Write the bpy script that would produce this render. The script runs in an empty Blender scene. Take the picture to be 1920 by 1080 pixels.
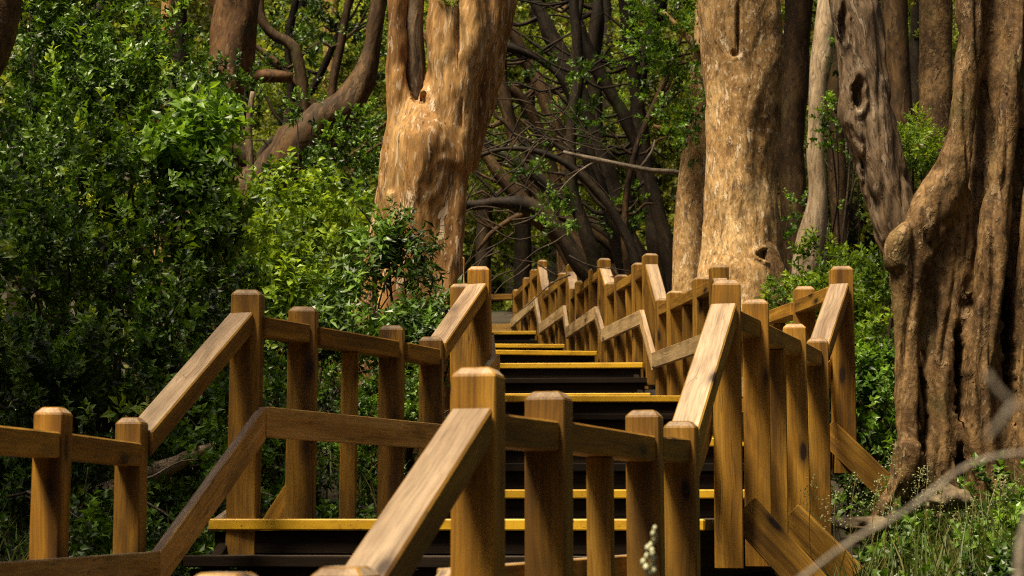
import bpy, bmesh, math, random
import numpy as np
from mathutils import Vector, Matrix, noise as mnoise

random.seed(7)
S = bpy.context.scene
C = S.collection
R = math.radians

# ------------------------------------------------------------------ camera numbers
F = 3500.0                      # focal length in photo pixels (1920 wide)
PITCH = math.atan(420.0 / F)
cp, sp = math.cos(PITCH), math.sin(PITCH)

def ray(px, py):
    u = (px - 960.0) / F
    v = (540.0 - py) / F
    return u, cp - sp * v, sp + cp * v

def at(px, py, Y):
    u, y, z = ray(px, py)
    return Vector((u * Y / y, Y, z * Y / y))

def at_height(px, py, T):
    u, y, z = ray(px, py)
    return Vector((u * T / z, y * T / z, T))

# ------------------------------------------------------------------ bookkeeping
def tag(o, label=None, cat=None, group=None, kind=None):
    if label: o['label'] = label
    if cat: o['category'] = cat
    if group: o['group'] = group
    if kind: o['kind'] = kind
    return o

def thing(name, loc, label, cat, group=None):
    o = bpy.data.objects.new(name, None)
    o.empty_display_size = 0.2
    C.objects.link(o)
    o.location = loc
    return tag(o, label, cat, group)

def link(name, me, mats, parent=None, M=None):
    o = bpy.data.objects.new(name, me)
    C.objects.link(o)
    for m in (mats if isinstance(mats, (list, tuple)) else [mats]):
        me.materials.append(m)
    M = M or Matrix.Identity(4)
    if parent:
        o.parent = parent
        chain = Matrix.Identity(4)
        p = parent
        while p:
            chain = p.matrix_basis @ chain
            p = p.parent
        M = chain.inverted() @ M
    o.matrix_basis = M
    return o

def np_mesh(name, V, Fq, tint=None, smooth=False):
    """V (n,3), Fq (m,4) quads"""
    me = bpy.data.meshes.new(name)
    V = np.ascontiguousarray(V, dtype=np.float32)
    Fq = np.ascontiguousarray(Fq, dtype=np.int32)
    k = Fq.shape[1]
    me.vertices.add(len(V)); me.vertices.foreach_set('co', V.ravel())
    me.loops.add(Fq.size); me.loops.foreach_set('vertex_index', Fq.ravel())
    me.polygons.add(len(Fq)); me.polygons.foreach_set('loop_start', np.arange(len(Fq), dtype=np.int32) * k)
    if tint is not None:
        a = me.attributes.new('tint', 'FLOAT', 'FACE')
        a.data.foreach_set('value', np.ascontiguousarray(tint, dtype=np.float32))
    me.polygons.foreach_set('use_smooth', np.full(len(Fq), smooth, dtype=bool))
    me.update(calc_edges=True)
    me.validate()
    return me

# ------------------------------------------------------------------ materials
def new_mat(name):
    m = bpy.data.materials.new(name)
    m.use_nodes = True
    nt = m.node_tree
    b = nt.nodes['Principled BSDF']
    return m, nt, b

def N(nt, t, **kw):
    n = nt.nodes.new(t)
    for k, v in kw.items():
        if k in n.inputs: n.inputs[k].default_value = v
        else: setattr(n, k, v)
    return n

def ramp(nt, fac, stops, interp='LINEAR'):
    r = nt.nodes.new('ShaderNodeValToRGB')
    r.color_ramp.interpolation = interp
    el = r.color_ramp.elements
    while len(el) < len(stops): el.new(0.5)
    for e, (p, c) in zip(el, stops):
        e.position = p
        e.color = (c, c, c, 1) if isinstance(c, (int, float)) else (*c, 1)
    nt.links.new(fac, r.inputs[0])
    return r.outputs[0]

def mix(nt, fac, a, b, mode='MIX'):
    n = nt.nodes.new('ShaderNodeMix'); n.data_type = 'RGBA'; n.blend_type = mode
    for s, i in ((fac, 0), (a, 6), (b, 7)):
        if isinstance(s, (int, float)): n.inputs[i].default_value = s
        elif isinstance(s, tuple): n.inputs[i].default_value = (*s, 1)
        else: nt.links.new(s, n.inputs[i])
    return n.outputs[2]

def coords(nt, scale, rand=0.0):
    tc = nt.nodes.new('ShaderNodeTexCoord')
    v = tc.outputs['Object']
    if rand:
        oi = nt.nodes.new('ShaderNodeObjectInfo')
        mu = N(nt, 'ShaderNodeMath', operation='MULTIPLY'); mu.inputs[1].default_value = rand
        nt.links.new(oi.outputs['Random'], mu.inputs[0])
        cx = nt.nodes.new('ShaderNodeCombineXYZ')
        nt.links.new(mu.outputs[0], cx.inputs[0]); nt.links.new(mu.outputs[0], cx.inputs[2])
        ad = N(nt, 'ShaderNodeVectorMath', operation='ADD')
        nt.links.new(v, ad.inputs[0]); nt.links.new(cx.outputs[0], ad.inputs[1])
        v = ad.outputs[0]
    return v

def mapped(nt, v, scale):
    mp = nt.nodes.new('ShaderNodeMapping')
    mp.inputs['Scale'].default_value = scale
    nt.links.new(v, mp.inputs[0])
    return mp.outputs[0]

def noise_tex(nt, v, scale, detail=4, rough=0.55, dist=0.0):
    n = N(nt, 'ShaderNodeTexNoise', Scale=scale, Detail=detail, Roughness=rough, Distortion=dist)
    nt.links.new(v, n.inputs['Vector'])
    return n.outputs[0]

def bump(nt, b, h, strength, dist):
    n = N(nt, 'ShaderNodeBump', Strength=strength, Distance=dist)
    nt.links.new(h, n.inputs['Height'])
    nt.links.new(n.outputs[0], b.inputs['Normal'])

def wood_mat(name, dark, mid, light, knotcol, rough, grain=1.0, stain=(0.05, 0.023, 0.007), stain_amt=0.6, spec=0.35):
    m, nt, b = new_mat(name)
    v = coords(nt, 1, rand=37.0)
    warp = N(nt, 'ShaderNodeTexNoise', Scale=2.2, Detail=2)
    nt.links.new(v, warp.inputs['Vector'])
    wm = N(nt, 'ShaderNodeVectorMath', operation='MULTIPLY_ADD')
    wm.inputs[1].default_value = (0.05, 0.05, 0.0)
    nt.links.new(warp.outputs['Color'], wm.inputs[0]); nt.links.new(v, wm.inputs[2])
    v2 = wm.outputs[0]
    streak = noise_tex(nt, mapped(nt, v2, (130, 130, 2.4)), 1.0, 8, 0.72)
    broad = noise_tex(nt, mapped(nt, v2, (13, 13, 0.7)), 1.0, 3, 0.55)
    blot = noise_tex(nt, mapped(nt, v, (7, 7, 2.6)), 1.0, 4, 0.6)
    col = ramp(nt, broad, [(0.3, dark), (0.5, mid), (0.72, light)])
    st = ramp(nt, streak, [(0.34, 0.4), (0.5, 0.97), (0.66, 1.3)])
    col = mix(nt, 0.75 * grain, col, st, 'MULTIPLY')
    # a few knots
    vo = N(nt, 'ShaderNodeTexVoronoi', Scale=1.0)
    nt.links.new(mapped(nt, v2, (7.5, 7.5, 2.6)), vo.inputs['Vector'])
    kn = ramp(nt, vo.outputs['Distance'], [(0.1, 1.0), (0.17, 0.4), (0.3, 0.0)])
    col = mix(nt, kn, col, knotcol)
    # drying cracks
    cr = noise_tex(nt, mapped(nt, v2, (34, 34, 0.55)), 1.0, 2, 0.5)
    crk = ramp(nt, cr, [(0.485, 0.0), (0.5, 1.0), (0.515, 0.0)])
    msk = ramp(nt, noise_tex(nt, mapped(nt, v, (3, 3, 1.3)), 1.0, 2), [(0.52, 0.0), (0.62, 0.75)])
    cm = N(nt, 'ShaderNodeMath', operation='MULTIPLY')
    nt.links.new(crk, cm.inputs[0]); nt.links.new(msk, cm.inputs[1])
    col = mix(nt, cm.outputs[0], col, knotcol)
    sm = ramp(nt, blot, [(0.5, 0.0), (0.74, stain_amt)])
    col = mix(nt, sm, col, stain)
    # every board a little different
    oi = nt.nodes.new('ShaderNodeObjectInfo')
    rv = ramp(nt, oi.outputs['Random'], [(0.0, (0.72, 0.7, 0.68)), (0.5, (1, 1, 1)), (1.0, (1.18, 1.12, 1.05))])
    col = mix(nt, 1.0, col, rv, 'MULTIPLY')
    nt.links.new(col, b.inputs['Base Color'])
    rr = ramp(nt, streak, [(0.3, rough + 0.12), (0.7, rough - 0.06)])
    nt.links.new(rr, b.inputs['Roughness'])
    b.inputs['Specular IOR Level'].default_value = spec
    bump(nt, b, streak, 0.35, 0.004)
    return m

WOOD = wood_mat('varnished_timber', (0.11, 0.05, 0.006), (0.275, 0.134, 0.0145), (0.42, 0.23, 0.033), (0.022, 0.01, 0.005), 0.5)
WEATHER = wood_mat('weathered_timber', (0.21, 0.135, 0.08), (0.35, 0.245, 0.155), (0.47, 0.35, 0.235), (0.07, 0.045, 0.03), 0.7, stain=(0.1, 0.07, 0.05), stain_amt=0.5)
MIDWOOD = wood_mat('dry_side_timber', (0.25, 0.13, 0.03), (0.45, 0.265, 0.07), (0.55, 0.36, 0.13), (0.03, 0.016, 0.009), 0.6)
BLEACHED = wood_mat('bleached_side_timber', (0.24, 0.15, 0.06), (0.42, 0.285, 0.135), (0.54, 0.39, 0.2), (0.07, 0.04, 0.02), 0.65)
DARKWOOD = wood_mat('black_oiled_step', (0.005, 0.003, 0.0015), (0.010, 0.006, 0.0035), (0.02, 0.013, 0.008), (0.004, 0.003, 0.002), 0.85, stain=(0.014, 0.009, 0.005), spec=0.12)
WORN = wood_mat('worn_step_edge', (0.03, 0.022, 0.016), (0.06, 0.045, 0.033), (0.12, 0.09, 0.066), (0.01, 0.008, 0.006), 0.7)

def paint_mat():
    m, nt, b = new_mat('yellow_safety_paint')
    v = coords(nt, 1, rand=11.0)
    n = noise_tex(nt, mapped(nt, v, (9, 9, 4)), 1.0, 5, 0.65)
    col = ramp(nt, n, [(0.3, (0.36, 0.19, 0.008)), (0.5, (0.6, 0.335, 0.009)), (0.7, (0.68, 0.395, 0.014))])
    chips = ramp(nt, noise_tex(nt, v, 38, 5, 0.75), [(0.6, 0.0), (0.66, 0.8)])
    col = mix(nt, chips, col, (0.07, 0.045, 0.02))
    nt.links.new(col, b.inputs['Base Color'])
    b.inputs['Roughness'].default_value = 0.5
    bump(nt, b, n, 0.2, 0.003)
    return m
YELLOW = paint_mat()

def bark_mat(name, dark, mid, light, flake, flake_amt=0.5, stretch=0.28, scale=5.0, moss=0.0, crack=0.6, rough=0.75, bstr=0.6):
    m, nt, b = new_mat(name)
    v = coords(nt, 1)
    wp = N(nt, 'ShaderNodeTexNoise', Scale=1.7, Detail=3)
    nt.links.new(v, wp.inputs['Vector'])
    wm = N(nt, 'ShaderNodeVectorMath', operation='MULTIPLY_ADD')
    wm.inputs[1].default_value = (0.22, 0.22, 0.1)
    nt.links.new(wp.outputs['Color'], wm.inputs[0]); nt.links.new(v, wm.inputs[2])
    v2 = wm.outputs[0]
    big = noise_tex(nt, mapped(nt, v2, (1, 1, stretch * 1.6)), scale * 0.6, 4, 0.6)
    fine = noise_tex(nt, mapped(nt, v2, (1, 1, stretch)), scale * 4.5, 6, 0.68)
    fib = noise_tex(nt, mapped(nt, v2, (1, 1, 0.07)), scale * 9, 4, 0.6)
    col = ramp(nt, big, [(0.3, dark), (0.5, mid), (0.68, light)])
    f2 = ramp(nt, fine, [(0.34, 0.4), (0.5, 1.0), (0.66, 1.4)])
    col = mix(nt, 0.8, col, f2, 'MULTIPLY')
    f3 = ramp(nt, fib, [(0.3, 0.55), (0.52, 1.0), (0.75, 1.12)])
    col = mix(nt, 0.6, col, f3, 'MULTIPLY')
    # pale flakes where the bark has peeled
    fl = noise_tex(nt, mapped(nt, v2, (1, 1, stretch * 0.85)), scale * 2.6, 4, 0.6)
    flm = ramp(nt, fl, [(0.60, 0.0), (0.635, flake_amt), (0.8, flake_amt)])
    fm2 = ramp(nt, noise_tex(nt, v, 1.6, 2), [(0.4, 0.15), (0.6, 1.0)])
    mm = N(nt, 'ShaderNodeMath', operation='MULTIPLY')
    nt.links.new(flm, mm.inputs[0]); nt.links.new(fm2, mm.inputs[1])
    col = mix(nt, mm.outputs[0], col, flake)
    edge_ = ramp(nt, fl, [(0.565, 0.0), (0.597, 0.6), (0.606, 0.0)])
    col = mix(nt, edge_, col, tuple(c * 0.4 for c in dark))
    fl2 = noise_tex(nt, mapped(nt, v2, (1, 1, stretch * 1.3)), scale * 6.5, 3, 0.5)
    col = mix(nt, ramp(nt, fl2, [(0.6, 0.0), (0.62, 0.55 * flake_amt)]), col, flake)
    col = mix(nt, ramp(nt, fl2, [(0.35, 0.7 * crack), (0.39, 0.0)]), col, tuple(c * 0.6 for c in dark))
    ck = noise_tex(nt, mapped(nt, v2, (1, 1, 0.16)), scale * 2.1, 5, 0.62)
    ckm = ramp(nt, ck, [(0.33, crack), (0.42, 0.0)])
    col = mix(nt, ckm, col, tuple(c * 0.25 for c in dark))
    pit = N(nt, 'ShaderNodeTexVoronoi', Scale=scale * 2.4)
    nt.links.new(mapped(nt, v2, (1, 1, 0.6)), pit.inputs['Vector'])
    pm = ramp(nt, pit.outputs['Distance'], [(0.07, 0.7), (0.16, 0.0)])
    col = mix(nt, pm, col, tuple(c * 0.3 for c in dark))
    if moss:
        ms = ramp(nt, noise_tex(nt, v, 2.3, 5, 0.65), [(0.56, 0.0), (0.68, moss)])
        col = mix(nt, ms, col, (0.055, 0.075, 0.012))
    nt.links.new(col, b.inputs['Base Color'])
    b.inputs['Roughness'].default_value = rough
    b.inputs['Specular IOR Level'].default_value = 0.25
    h = mix(nt, 0.5, fine, ck)
    h = mix(nt, 0.35, h, flm)
    h = mix(nt, 0.3, h, fl2)
    bump(nt, b, h, bstr, 0.03)
    return m

BARK_CINN = bark_mat('cinnamon_bark', (0.12, 0.052, 0.014), (0.32, 0.165, 0.052), (0.49, 0.3, 0.12), (0.62, 0.48, 0.34), 0.85, 0.13, 6.0, crack=0.45, bstr=0.42)
BARK_TAN = bark_mat('tan_flaking_bark', (0.17, 0.085, 0.028), (0.4, 0.235, 0.09), (0.54, 0.36, 0.165), (0.7, 0.56, 0.39), 0.9, 0.4, 6.0, crack=0.8, bstr=0.45)
BARK_BROWN = bark_mat('brown_rough_bark', (0.036, 0.018, 0.0065), (0.118, 0.064, 0.023), (0.235, 0.138, 0.054), (0.33, 0.22, 0.115), 0.6, 0.5, 6.0, moss=0.25, bstr=0.8)
BARK_WARM = bark_mat('warm_brown_bark', (0.04, 0.018, 0.006), (0.115, 0.055, 0.019), (0.21, 0.112, 0.042), (0.28, 0.17, 0.08), 0.5, 0.25, 5.0, moss=0.25)
BARK_GREY = bark_mat('grey_dead_bark', (0.055, 0.034, 0.018), (0.145, 0.092, 0.05), (0.28, 0.2, 0.125), (0.34, 0.27, 0.2), 0.6, 0.16, 6.0, crack=0.85, bstr=0.8)
BARK_RED = bark_mat('dark_red_bark', (0.022, 0.011, 0.004), (0.055, 0.028, 0.0095), (0.125, 0.066, 0.022), (0.2, 0.12, 0.05), 0.5, 0.25, 4.0, moss=0.3)
BARK_DARK = bark_mat('dark_brown_bark', (0.008, 0.0045, 0.002), (0.018, 0.01, 0.004), (0.042, 0.024, 0.009), (0.085, 0.052, 0.022), 0.4, 0.3, 4.0, moss=0.35)  # very dark brown bark tone, mostly for the thicket trunks
BARK_PALE = bark_mat('pale_smooth_bark', (0.2, 0.13, 0.075), (0.4, 0.29, 0.18), (0.54, 0.42, 0.29), (0.55, 0.46, 0.36), 0.5, 0.14, 5.0)
TWIG = bark_mat('grey_twig_bark', (0.07, 0.05, 0.034), (0.14, 0.108, 0.076), (0.22, 0.175, 0.13), (0.3, 0.25, 0.2), 0.4, 0.5, 14.0, crack=0.3, bstr=0.4)
PALETWIG = bark_mat('pale_twig_bark', (0.13, 0.1, 0.07), (0.23, 0.19, 0.145), (0.32, 0.275, 0.22), (0.38, 0.33, 0.28), 0.4, 0.5, 14.0, crack=0.4, bstr=0.5)
STEM = bark_mat('brown_stem_bark', (0.02, 0.013, 0.008), (0.05, 0.032, 0.018), (0.09, 0.06, 0.03), (0.11, 0.08, 0.05), 0.3, 0.5, 14.0)

def leaf_mat(name, dark, mid, light, trans, rough=0.42, tw=0.35, spec=0.45):
    m, nt, b = new_mat(name)
    at_ = N(nt, 'ShaderNodeAttribute', attribute_name='tint')
    col = ramp(nt, at_.outputs['Fac'], [(0.0, dark), (0.5, mid), (1.0, light)])
    n = noise_tex(nt, coords(nt, 1), 60, 2)
    nn = ramp(nt, n, [(0.3, 0.8), (0.7, 1.15)])
    col = mix(nt, 0.7, col, nn, 'MULTIPLY')
    nt.links.new(col, b.inputs['Base Color'])
    b.inputs['Roughness'].default_value = rough
    b.inputs['Specular IOR Level'].default_value = spec
    t = nt.nodes.new('ShaderNodeBsdfTranslucent')
    tcol = mix(nt, 1.0, col, trans, 'MULTIPLY')
    nt.links.new(tcol, t.inputs['Color'])
    ms = nt.nodes.new('ShaderNodeMixShader'); ms.inputs[0].default_value = tw
    nt.links.new(b.outputs[0], ms.inputs[1]); nt.links.new(t.outputs[0], ms.inputs[2])
    nt.links.new(ms.outputs[0], nt.nodes['Material Output'].inputs['Surface'])
    return m

LEAF_DARK = leaf_mat('glossy_dark_leaf', (0.008, 0.018, 0.002), (0.039, 0.086, 0.007), (0.16, 0.285, 0.025), (1.6, 1.6, 0.8), 0.4, 0.24, 0.42)
LEAF_MID = leaf_mat('fresh_green_leaf', (0.018, 0.042, 0.004), (0.073, 0.155, 0.011), (0.21, 0.36, 0.032), (1.7, 1.6, 0.7), 0.4)
LEAF_BRIGHT = leaf_mat('yellow_green_leaf', (0.03, 0.062, 0.006), (0.13, 0.228, 0.016), (0.32, 0.45, 0.045), (1.7, 1.5, 0.6), 0.42, 0.4)
LEAF_FAR = leaf_mat('olive_canopy_leaf', (0.022, 0.034, 0.006), (0.075, 0.095, 0.014), (0.2, 0.21, 0.038), (1.8, 1.6, 0.7), 0.5, 0.4, 0.3)
LEAF_SUN = leaf_mat('sunlit_yellow_leaf', (0.03, 0.055, 0.007), (0.15, 0.21, 0.022), (0.42, 0.47, 0.08), (1.6, 1.5, 0.7), 0.5, 0.4, 0.3)  # sunlight of the bright backlit gaps put into the leaf colour
GRASS = leaf_mat('grass_blade', (0.24, 0.18, 0.07), (0.066, 0.098, 0.02), (0.15, 0.18, 0.045), (1.5, 1.4, 0.8), 0.5, 0.3, 0.3)
SEED = leaf_mat('grass_seed', (0.13, 0.16, 0.05), (0.24, 0.26, 0.11), (0.38, 0.37, 0.2), (1.2, 1.2, 0.9), 0.6, 0.3, 0.2)

def ground_mat():
    m, nt, b = new_mat('forest_floor')
    v = coords(nt, 1)
    a = noise_tex(nt, v, 0.9, 5, 0.6)
    f = noise_tex(nt, v, 14, 6, 0.7)
    col = ramp(nt, a, [(0.3, (0.018, 0.012, 0.007)), (0.52, (0.045, 0.03, 0.016)), (0.7, (0.03, 0.04, 0.012))])
    col = mix(nt, 0.8, col, ramp(nt, f, [(0.3, 0.4), (0.55, 1.0), (0.75, 1.7)]), 'MULTIPLY')
    nt.links.new(col, b.inputs['Base Color'])
    b.inputs['Roughness'].default_value = 0.9
    bump(nt, b, f, 0.8, 0.05)
    return m
GROUND = ground_mat()

def stone_mat():
    m, nt, b = new_mat('mossy_stone')
    v = coords(nt, 1)
    f = noise_tex(nt, v, 9, 6, 0.65)
    col = ramp(nt, f, [(0.3, (0.05, 0.032, 0.018)), (0.5, (0.12, 0.085, 0.048)), (0.68, (0.22, 0.16, 0.09))])
    nt.links.new(col, b.inputs['Base Color'])
    b.inputs['Roughness'].default_value = 0.85
    bump(nt, b, f, 0.6, 0.03)
    return m
STONE = stone_mat()

# ------------------------------------------------------------------ terrain
GY = [-20, 0, 5, 7, 8.2, 10.2, 11.3, 13.7, 14.7, 16.5, 17.5, 19, 20, 22.4, 23.4, 25.8, 26.8, 30, 45, 60, 75, 100]
GZ = [-4, -2, -1.25, -1.02, -0.68, -0.42, -0.08, 0.05, 0.4, 0.52, 0.9, 1.02, 1.3, 1.42, 1.7, 1.8, 2.15, 2.35, 5.0, 12, 24, 46]
def gz(x, y):
    z = float(np.interp(y, GY, GZ))
    cx = float(np.interp(y, [5, 11, 30], [-0.7, 0.9, -0.7]))
    off = max(0.0, abs(x - cx) - 1.2)
    z += 0.04 * min(off, 12) * (1 if x < cx else 0.2)
    bank = min(1.0, off / 0.9) * float(np.interp(y, [3, 5, 8, 10.5, 13, 15.5], [0, .1, .24, .36, .24, 0]))
    z += bank * (1.0 if x > cx else 0.95)
    k = min(1.0, off / 1.5)
    z += k * 0.12 * mnoise.noise(Vector((x * 0.7, y * 0.7, 3.1))) + k * 0.05 * mnoise.noise(Vector((x * 2.3, y * 2.3, 9)))
    return z

def build_ground():
    xs = np.concatenate([np.linspace(-70, -9, 26), np.linspace(-8.6, 8.6, 110), np.linspace(9, 70, 26)])
    ys = np.concatenate([np.linspace(-20, 3, 14), np.linspace(3.3, 34, 160), np.linspace(35, 105, 50)])
    V = np.array([(x, y, gz(x, y)) for y in ys for x in xs])
    nx, ny = len(xs), len(ys)
    i = np.arange(nx * ny).reshape(ny, nx)
    Fq = np.stack([i[:-1, :-1], i[:-1, 1:], i[1:, 1:], i[1:, :-1]], -1).reshape(-1, 4)
    o = link('ground', np_mesh('ground', V, Fq, smooth=True), GROUND)
    tag(o, 'dark forest floor rising beneath the timber stairs', 'ground', kind='structure')
build_ground()

# ------------------------------------------------------------------ timber
def frame_from(zaxis, xhint):
    z = zaxis.normalized()
    x = (xhint - z * xhint.dot(z)).normalized()
    y = z.cross(x)
    M = Matrix((x, y, z)).transposed().to_4x4()
    return M

def prism(name, corners, origin, zaxis, xhint, parent, mats, bev=0.005, top=None, up_slot=None):
    """corners: 8 world points (4 of one end, 4 of the other, same order)."""
    M = frame_from(zaxis, xhint); M.translation = origin
    Mi = M.inverted()
    bm = bmesh.new()
    vs = [bm.verts.new(Mi @ Vector(c)) for c in corners]
    for f in ((0, 3, 2, 1), (4, 5, 6, 7), (0, 1, 5, 4), (1, 2, 6, 5), (2, 3, 7, 6), (3, 0, 4, 7)):
        bm.faces.new([vs[i] for i in f])
    bmesh.ops.recalc_face_normals(bm, faces=bm.faces)
    R3 = M.to_3x3()
    if up_slot is not None:
        for f in bm.faces:
            if (R3 @ f.normal).z > 0.55: f.material_index = up_slot
    if bev:
        bmesh.ops.bevel(bm, geom=list(bm.edges), offset=bev, segments=1, affect='EDGES', profile=0.5)
    me = bpy.data.meshes.new(name)
    bm.to_mesh(me); bm.free()
    return link(name, me, mats, parent, M)

def beam(name, a, b, w, h, parent, mats, bev=0.005, up_slot=None, vertical_h=None):
    """a,b: centre of the TOP face at the two ends (world). Vertical end cuts."""
    a, b = Vector(a), Vector(b)
    d = b - a
    dh = Vector((d.x, d.y, 0)).normalized()
    side = Vector((dh.y, -dh.x, 0))
    hv = vertical_h or h / max(0.2, math.cos(math.atan2(d.z, Vector((d.x, d.y)).length)))
    dn = Vector((0, 0, -hv))
    s = side * (w / 2)
    c = [a - s, a + s, a + s + dn, a - s + dn, b - s, b + s, b + s + dn, b - s + dn]
    return prism(name, c, a + dn * 0.5, d, side, parent, mats, bev, up_slot=up_slot)

def post(name, xy, z0, z1, w, dirv, parent, cham=0.022, d=None, mats=None):
    d = d or w
    ang = random.uniform(-0.02, 0.02)
    dh = Vector((dirv.x, dirv.y, 0)).normalized()
    dh.rotate(Matrix.Rotation(ang, 3, 'Z'))
    side = Vector((dh.y, -dh.x, 0))
    M = Matrix((side, dh, Vector((0, 0, 1)))).transposed().to_4x4()
    M.translation = Vector((xy[0], xy[1], z0))
    # each post very slightly out of plumb
    M = M @ Matrix.Rotation(random.uniform(-0.006, 0.006), 4, 'X') @ Matrix.Rotation(random.uniform(-0.006, 0.006), 4, 'Y')
    bm = bmesh.new()
    H = z1 - z0
    rings = [(w / 2, d / 2, 0), (w / 2, d / 2, H - cham), (w / 2 - cham * 0.95, d / 2 - cham * 0.95, H)] if cham else [(w / 2, d / 2, 0), (w / 2, d / 2, H)]
    loops = []
    for (a, b_, z) in rings:
        loops.append([bm.verts.new((sx * a, sy * b_, z)) for sx, sy in ((-1, -1), (1, -1), (1, 1), (-1, 1))])
    bm.faces.new(loops[0][::-1]); 
    tf = [bm.faces.new(loops[-1])]
    for l0, l1 in zip(loops[:-1], loops[1:]):
        for i in range(4):
            f = bm.faces.new((l0[i], l0[(i + 1) % 4], l1[(i + 1) % 4], l1[i]))
            if cham and l1 is loops[-1]: tf.append(f)
    if cham:
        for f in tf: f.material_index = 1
    bmesh.ops.bevel(bm, geom=list(bm.edges), offset=0.0045, segments=1, affect='EDGES', profile=0.5)
    me = bpy.data.meshes.new(name)
    bm.to_mesh(me); bm.free()
    return link(name, me, mats or [WOOD, WEATHER], parent, M)

PW = 0.132
D = {-1: -1.115, 0: -0.65, 1: -0.03, 2: 0.435, 3: 0.90, 4: 1.38, 5: 1.74, 6: 2.10, 7: 2.57}

def XY(x, y, T): return Vector((x, y, T))

RIGHT = {
 -1: [at_height(420, 1074, -0.115), at_height(650, 1062, -0.115)],
 0: [at_height(897, 690, 0.385), at_height(1029, 725, 0.355), at_height(1210, 770, 0.352), at_height(1277, 790, 0.335)],
 1: [at_height(1360, 526, 1.0), at_height(1415, 555, 0.985), at_height(1491, 606, 0.972), at_height(1531, 635, 0.955)],
 2: [at_height(1576, 500, 1.468), at_height(1506, 540, 1.44), XY(1.70, 12.95, 1.435), XY(1.655, 13.65, 1.42)],
 3: [at_height(1347, 498, 1.93), at_height(1315, 513, 1.905), at_height(1265, 543, 1.9), at_height(1243, 560, 1.885)],
 4: [at_height(1220, 476, 2.41), at_height(1199, 490, 2.385), at_height(1164, 517, 2.38), at_height(1146, 530, 2.36)],
 5: [at_height(1133, 485, 2.77), at_height(1116, 498, 2.745), at_height(1089, 525, 2.74), at_height(1077, 539, 2.725)],
 6: [at_height(1071, 495, 3.13), at_height(1056, 507, 3.105), at_height(1038, 530, 3.1), at_height(1025, 542, 3.085)],
 7: [at_height(1016, 488, 3.6), at_height(1003, 498, 3.575), at_height(989, 519, 3.57), at_height(969, 543, 3.56)],
}
LEFT = {
 0: [at_height(-300, 700, 0.355), at_height(-175, 722, 0.355), at_height(97, 765, 0.352), at_height(250, 783, 0.362)],
 1: [at_height(463, 545, 1.0), at_height(568, 567, 0.975), at_height(735, 613, 0.972), at_height(811, 632, 0.955)],
 2: [at_height(900, 501, 1.465), at_height(867, 533, 1.435), XY(-0.25, 12.75, 1.435), XY(-0.22, 13.65, 1.42)],
 3: [XY(-0.25, 14.6, 1.9), XY(-0.29, 15.1, 1.9), XY(-0.41, 16.0, 1.9), XY(-0.47, 16.5, 1.885)],
 4: [XY(-0.52, 17.5, 2.4), XY(-0.6, 18.0, 2.38), XY(-0.7, 18.7, 2.38), XY(-0.75, 19.1, 2.36)],
 5: [XY(-0.85, 20.1, 2.76), XY(-0.9, 20.6, 2.74), XY(-1.0, 21.8, 2.74), XY(-1.05, 22.4, 2.725)],
 6: [XY(-1.12, 23.4, 3.12), XY(-1.17, 23.9, 3.1), XY(-1.3, 25.2, 3.1), XY(-1.35, 25.8, 3.085)],
 7: [XY(-1.42, 26.7, 3.59)],
}

def flat(v): return Vector((v.x, v.y, 0))

def straighten(P, pys):
    # middle posts stand on the straight line between the end posts of their landing
    a, b = P[0], P[-1]
    for i in range(1, len(P) - 1):
        k = P[i].x / P[i].y                       # sight line
        d = b - a
        t = (k * a.y - a.x) / (d.x - k * d.y)
        q = a + d * t
        if 0.05 < t < 0.95: P[i] = Vector((q.x, q.y, P[i].z))
for _P in list(RIGHT.values()) + list(LEFT.values()):
    if len(_P) == 4: straighten(_P, None)
YAW = {(1, -1): 15, (1, 0): 12.5, (1, 1): 6, (1, 2): 3, (-1, 0): 6, (-1, 1): 1.5, (-1, 2): 6}

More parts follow.
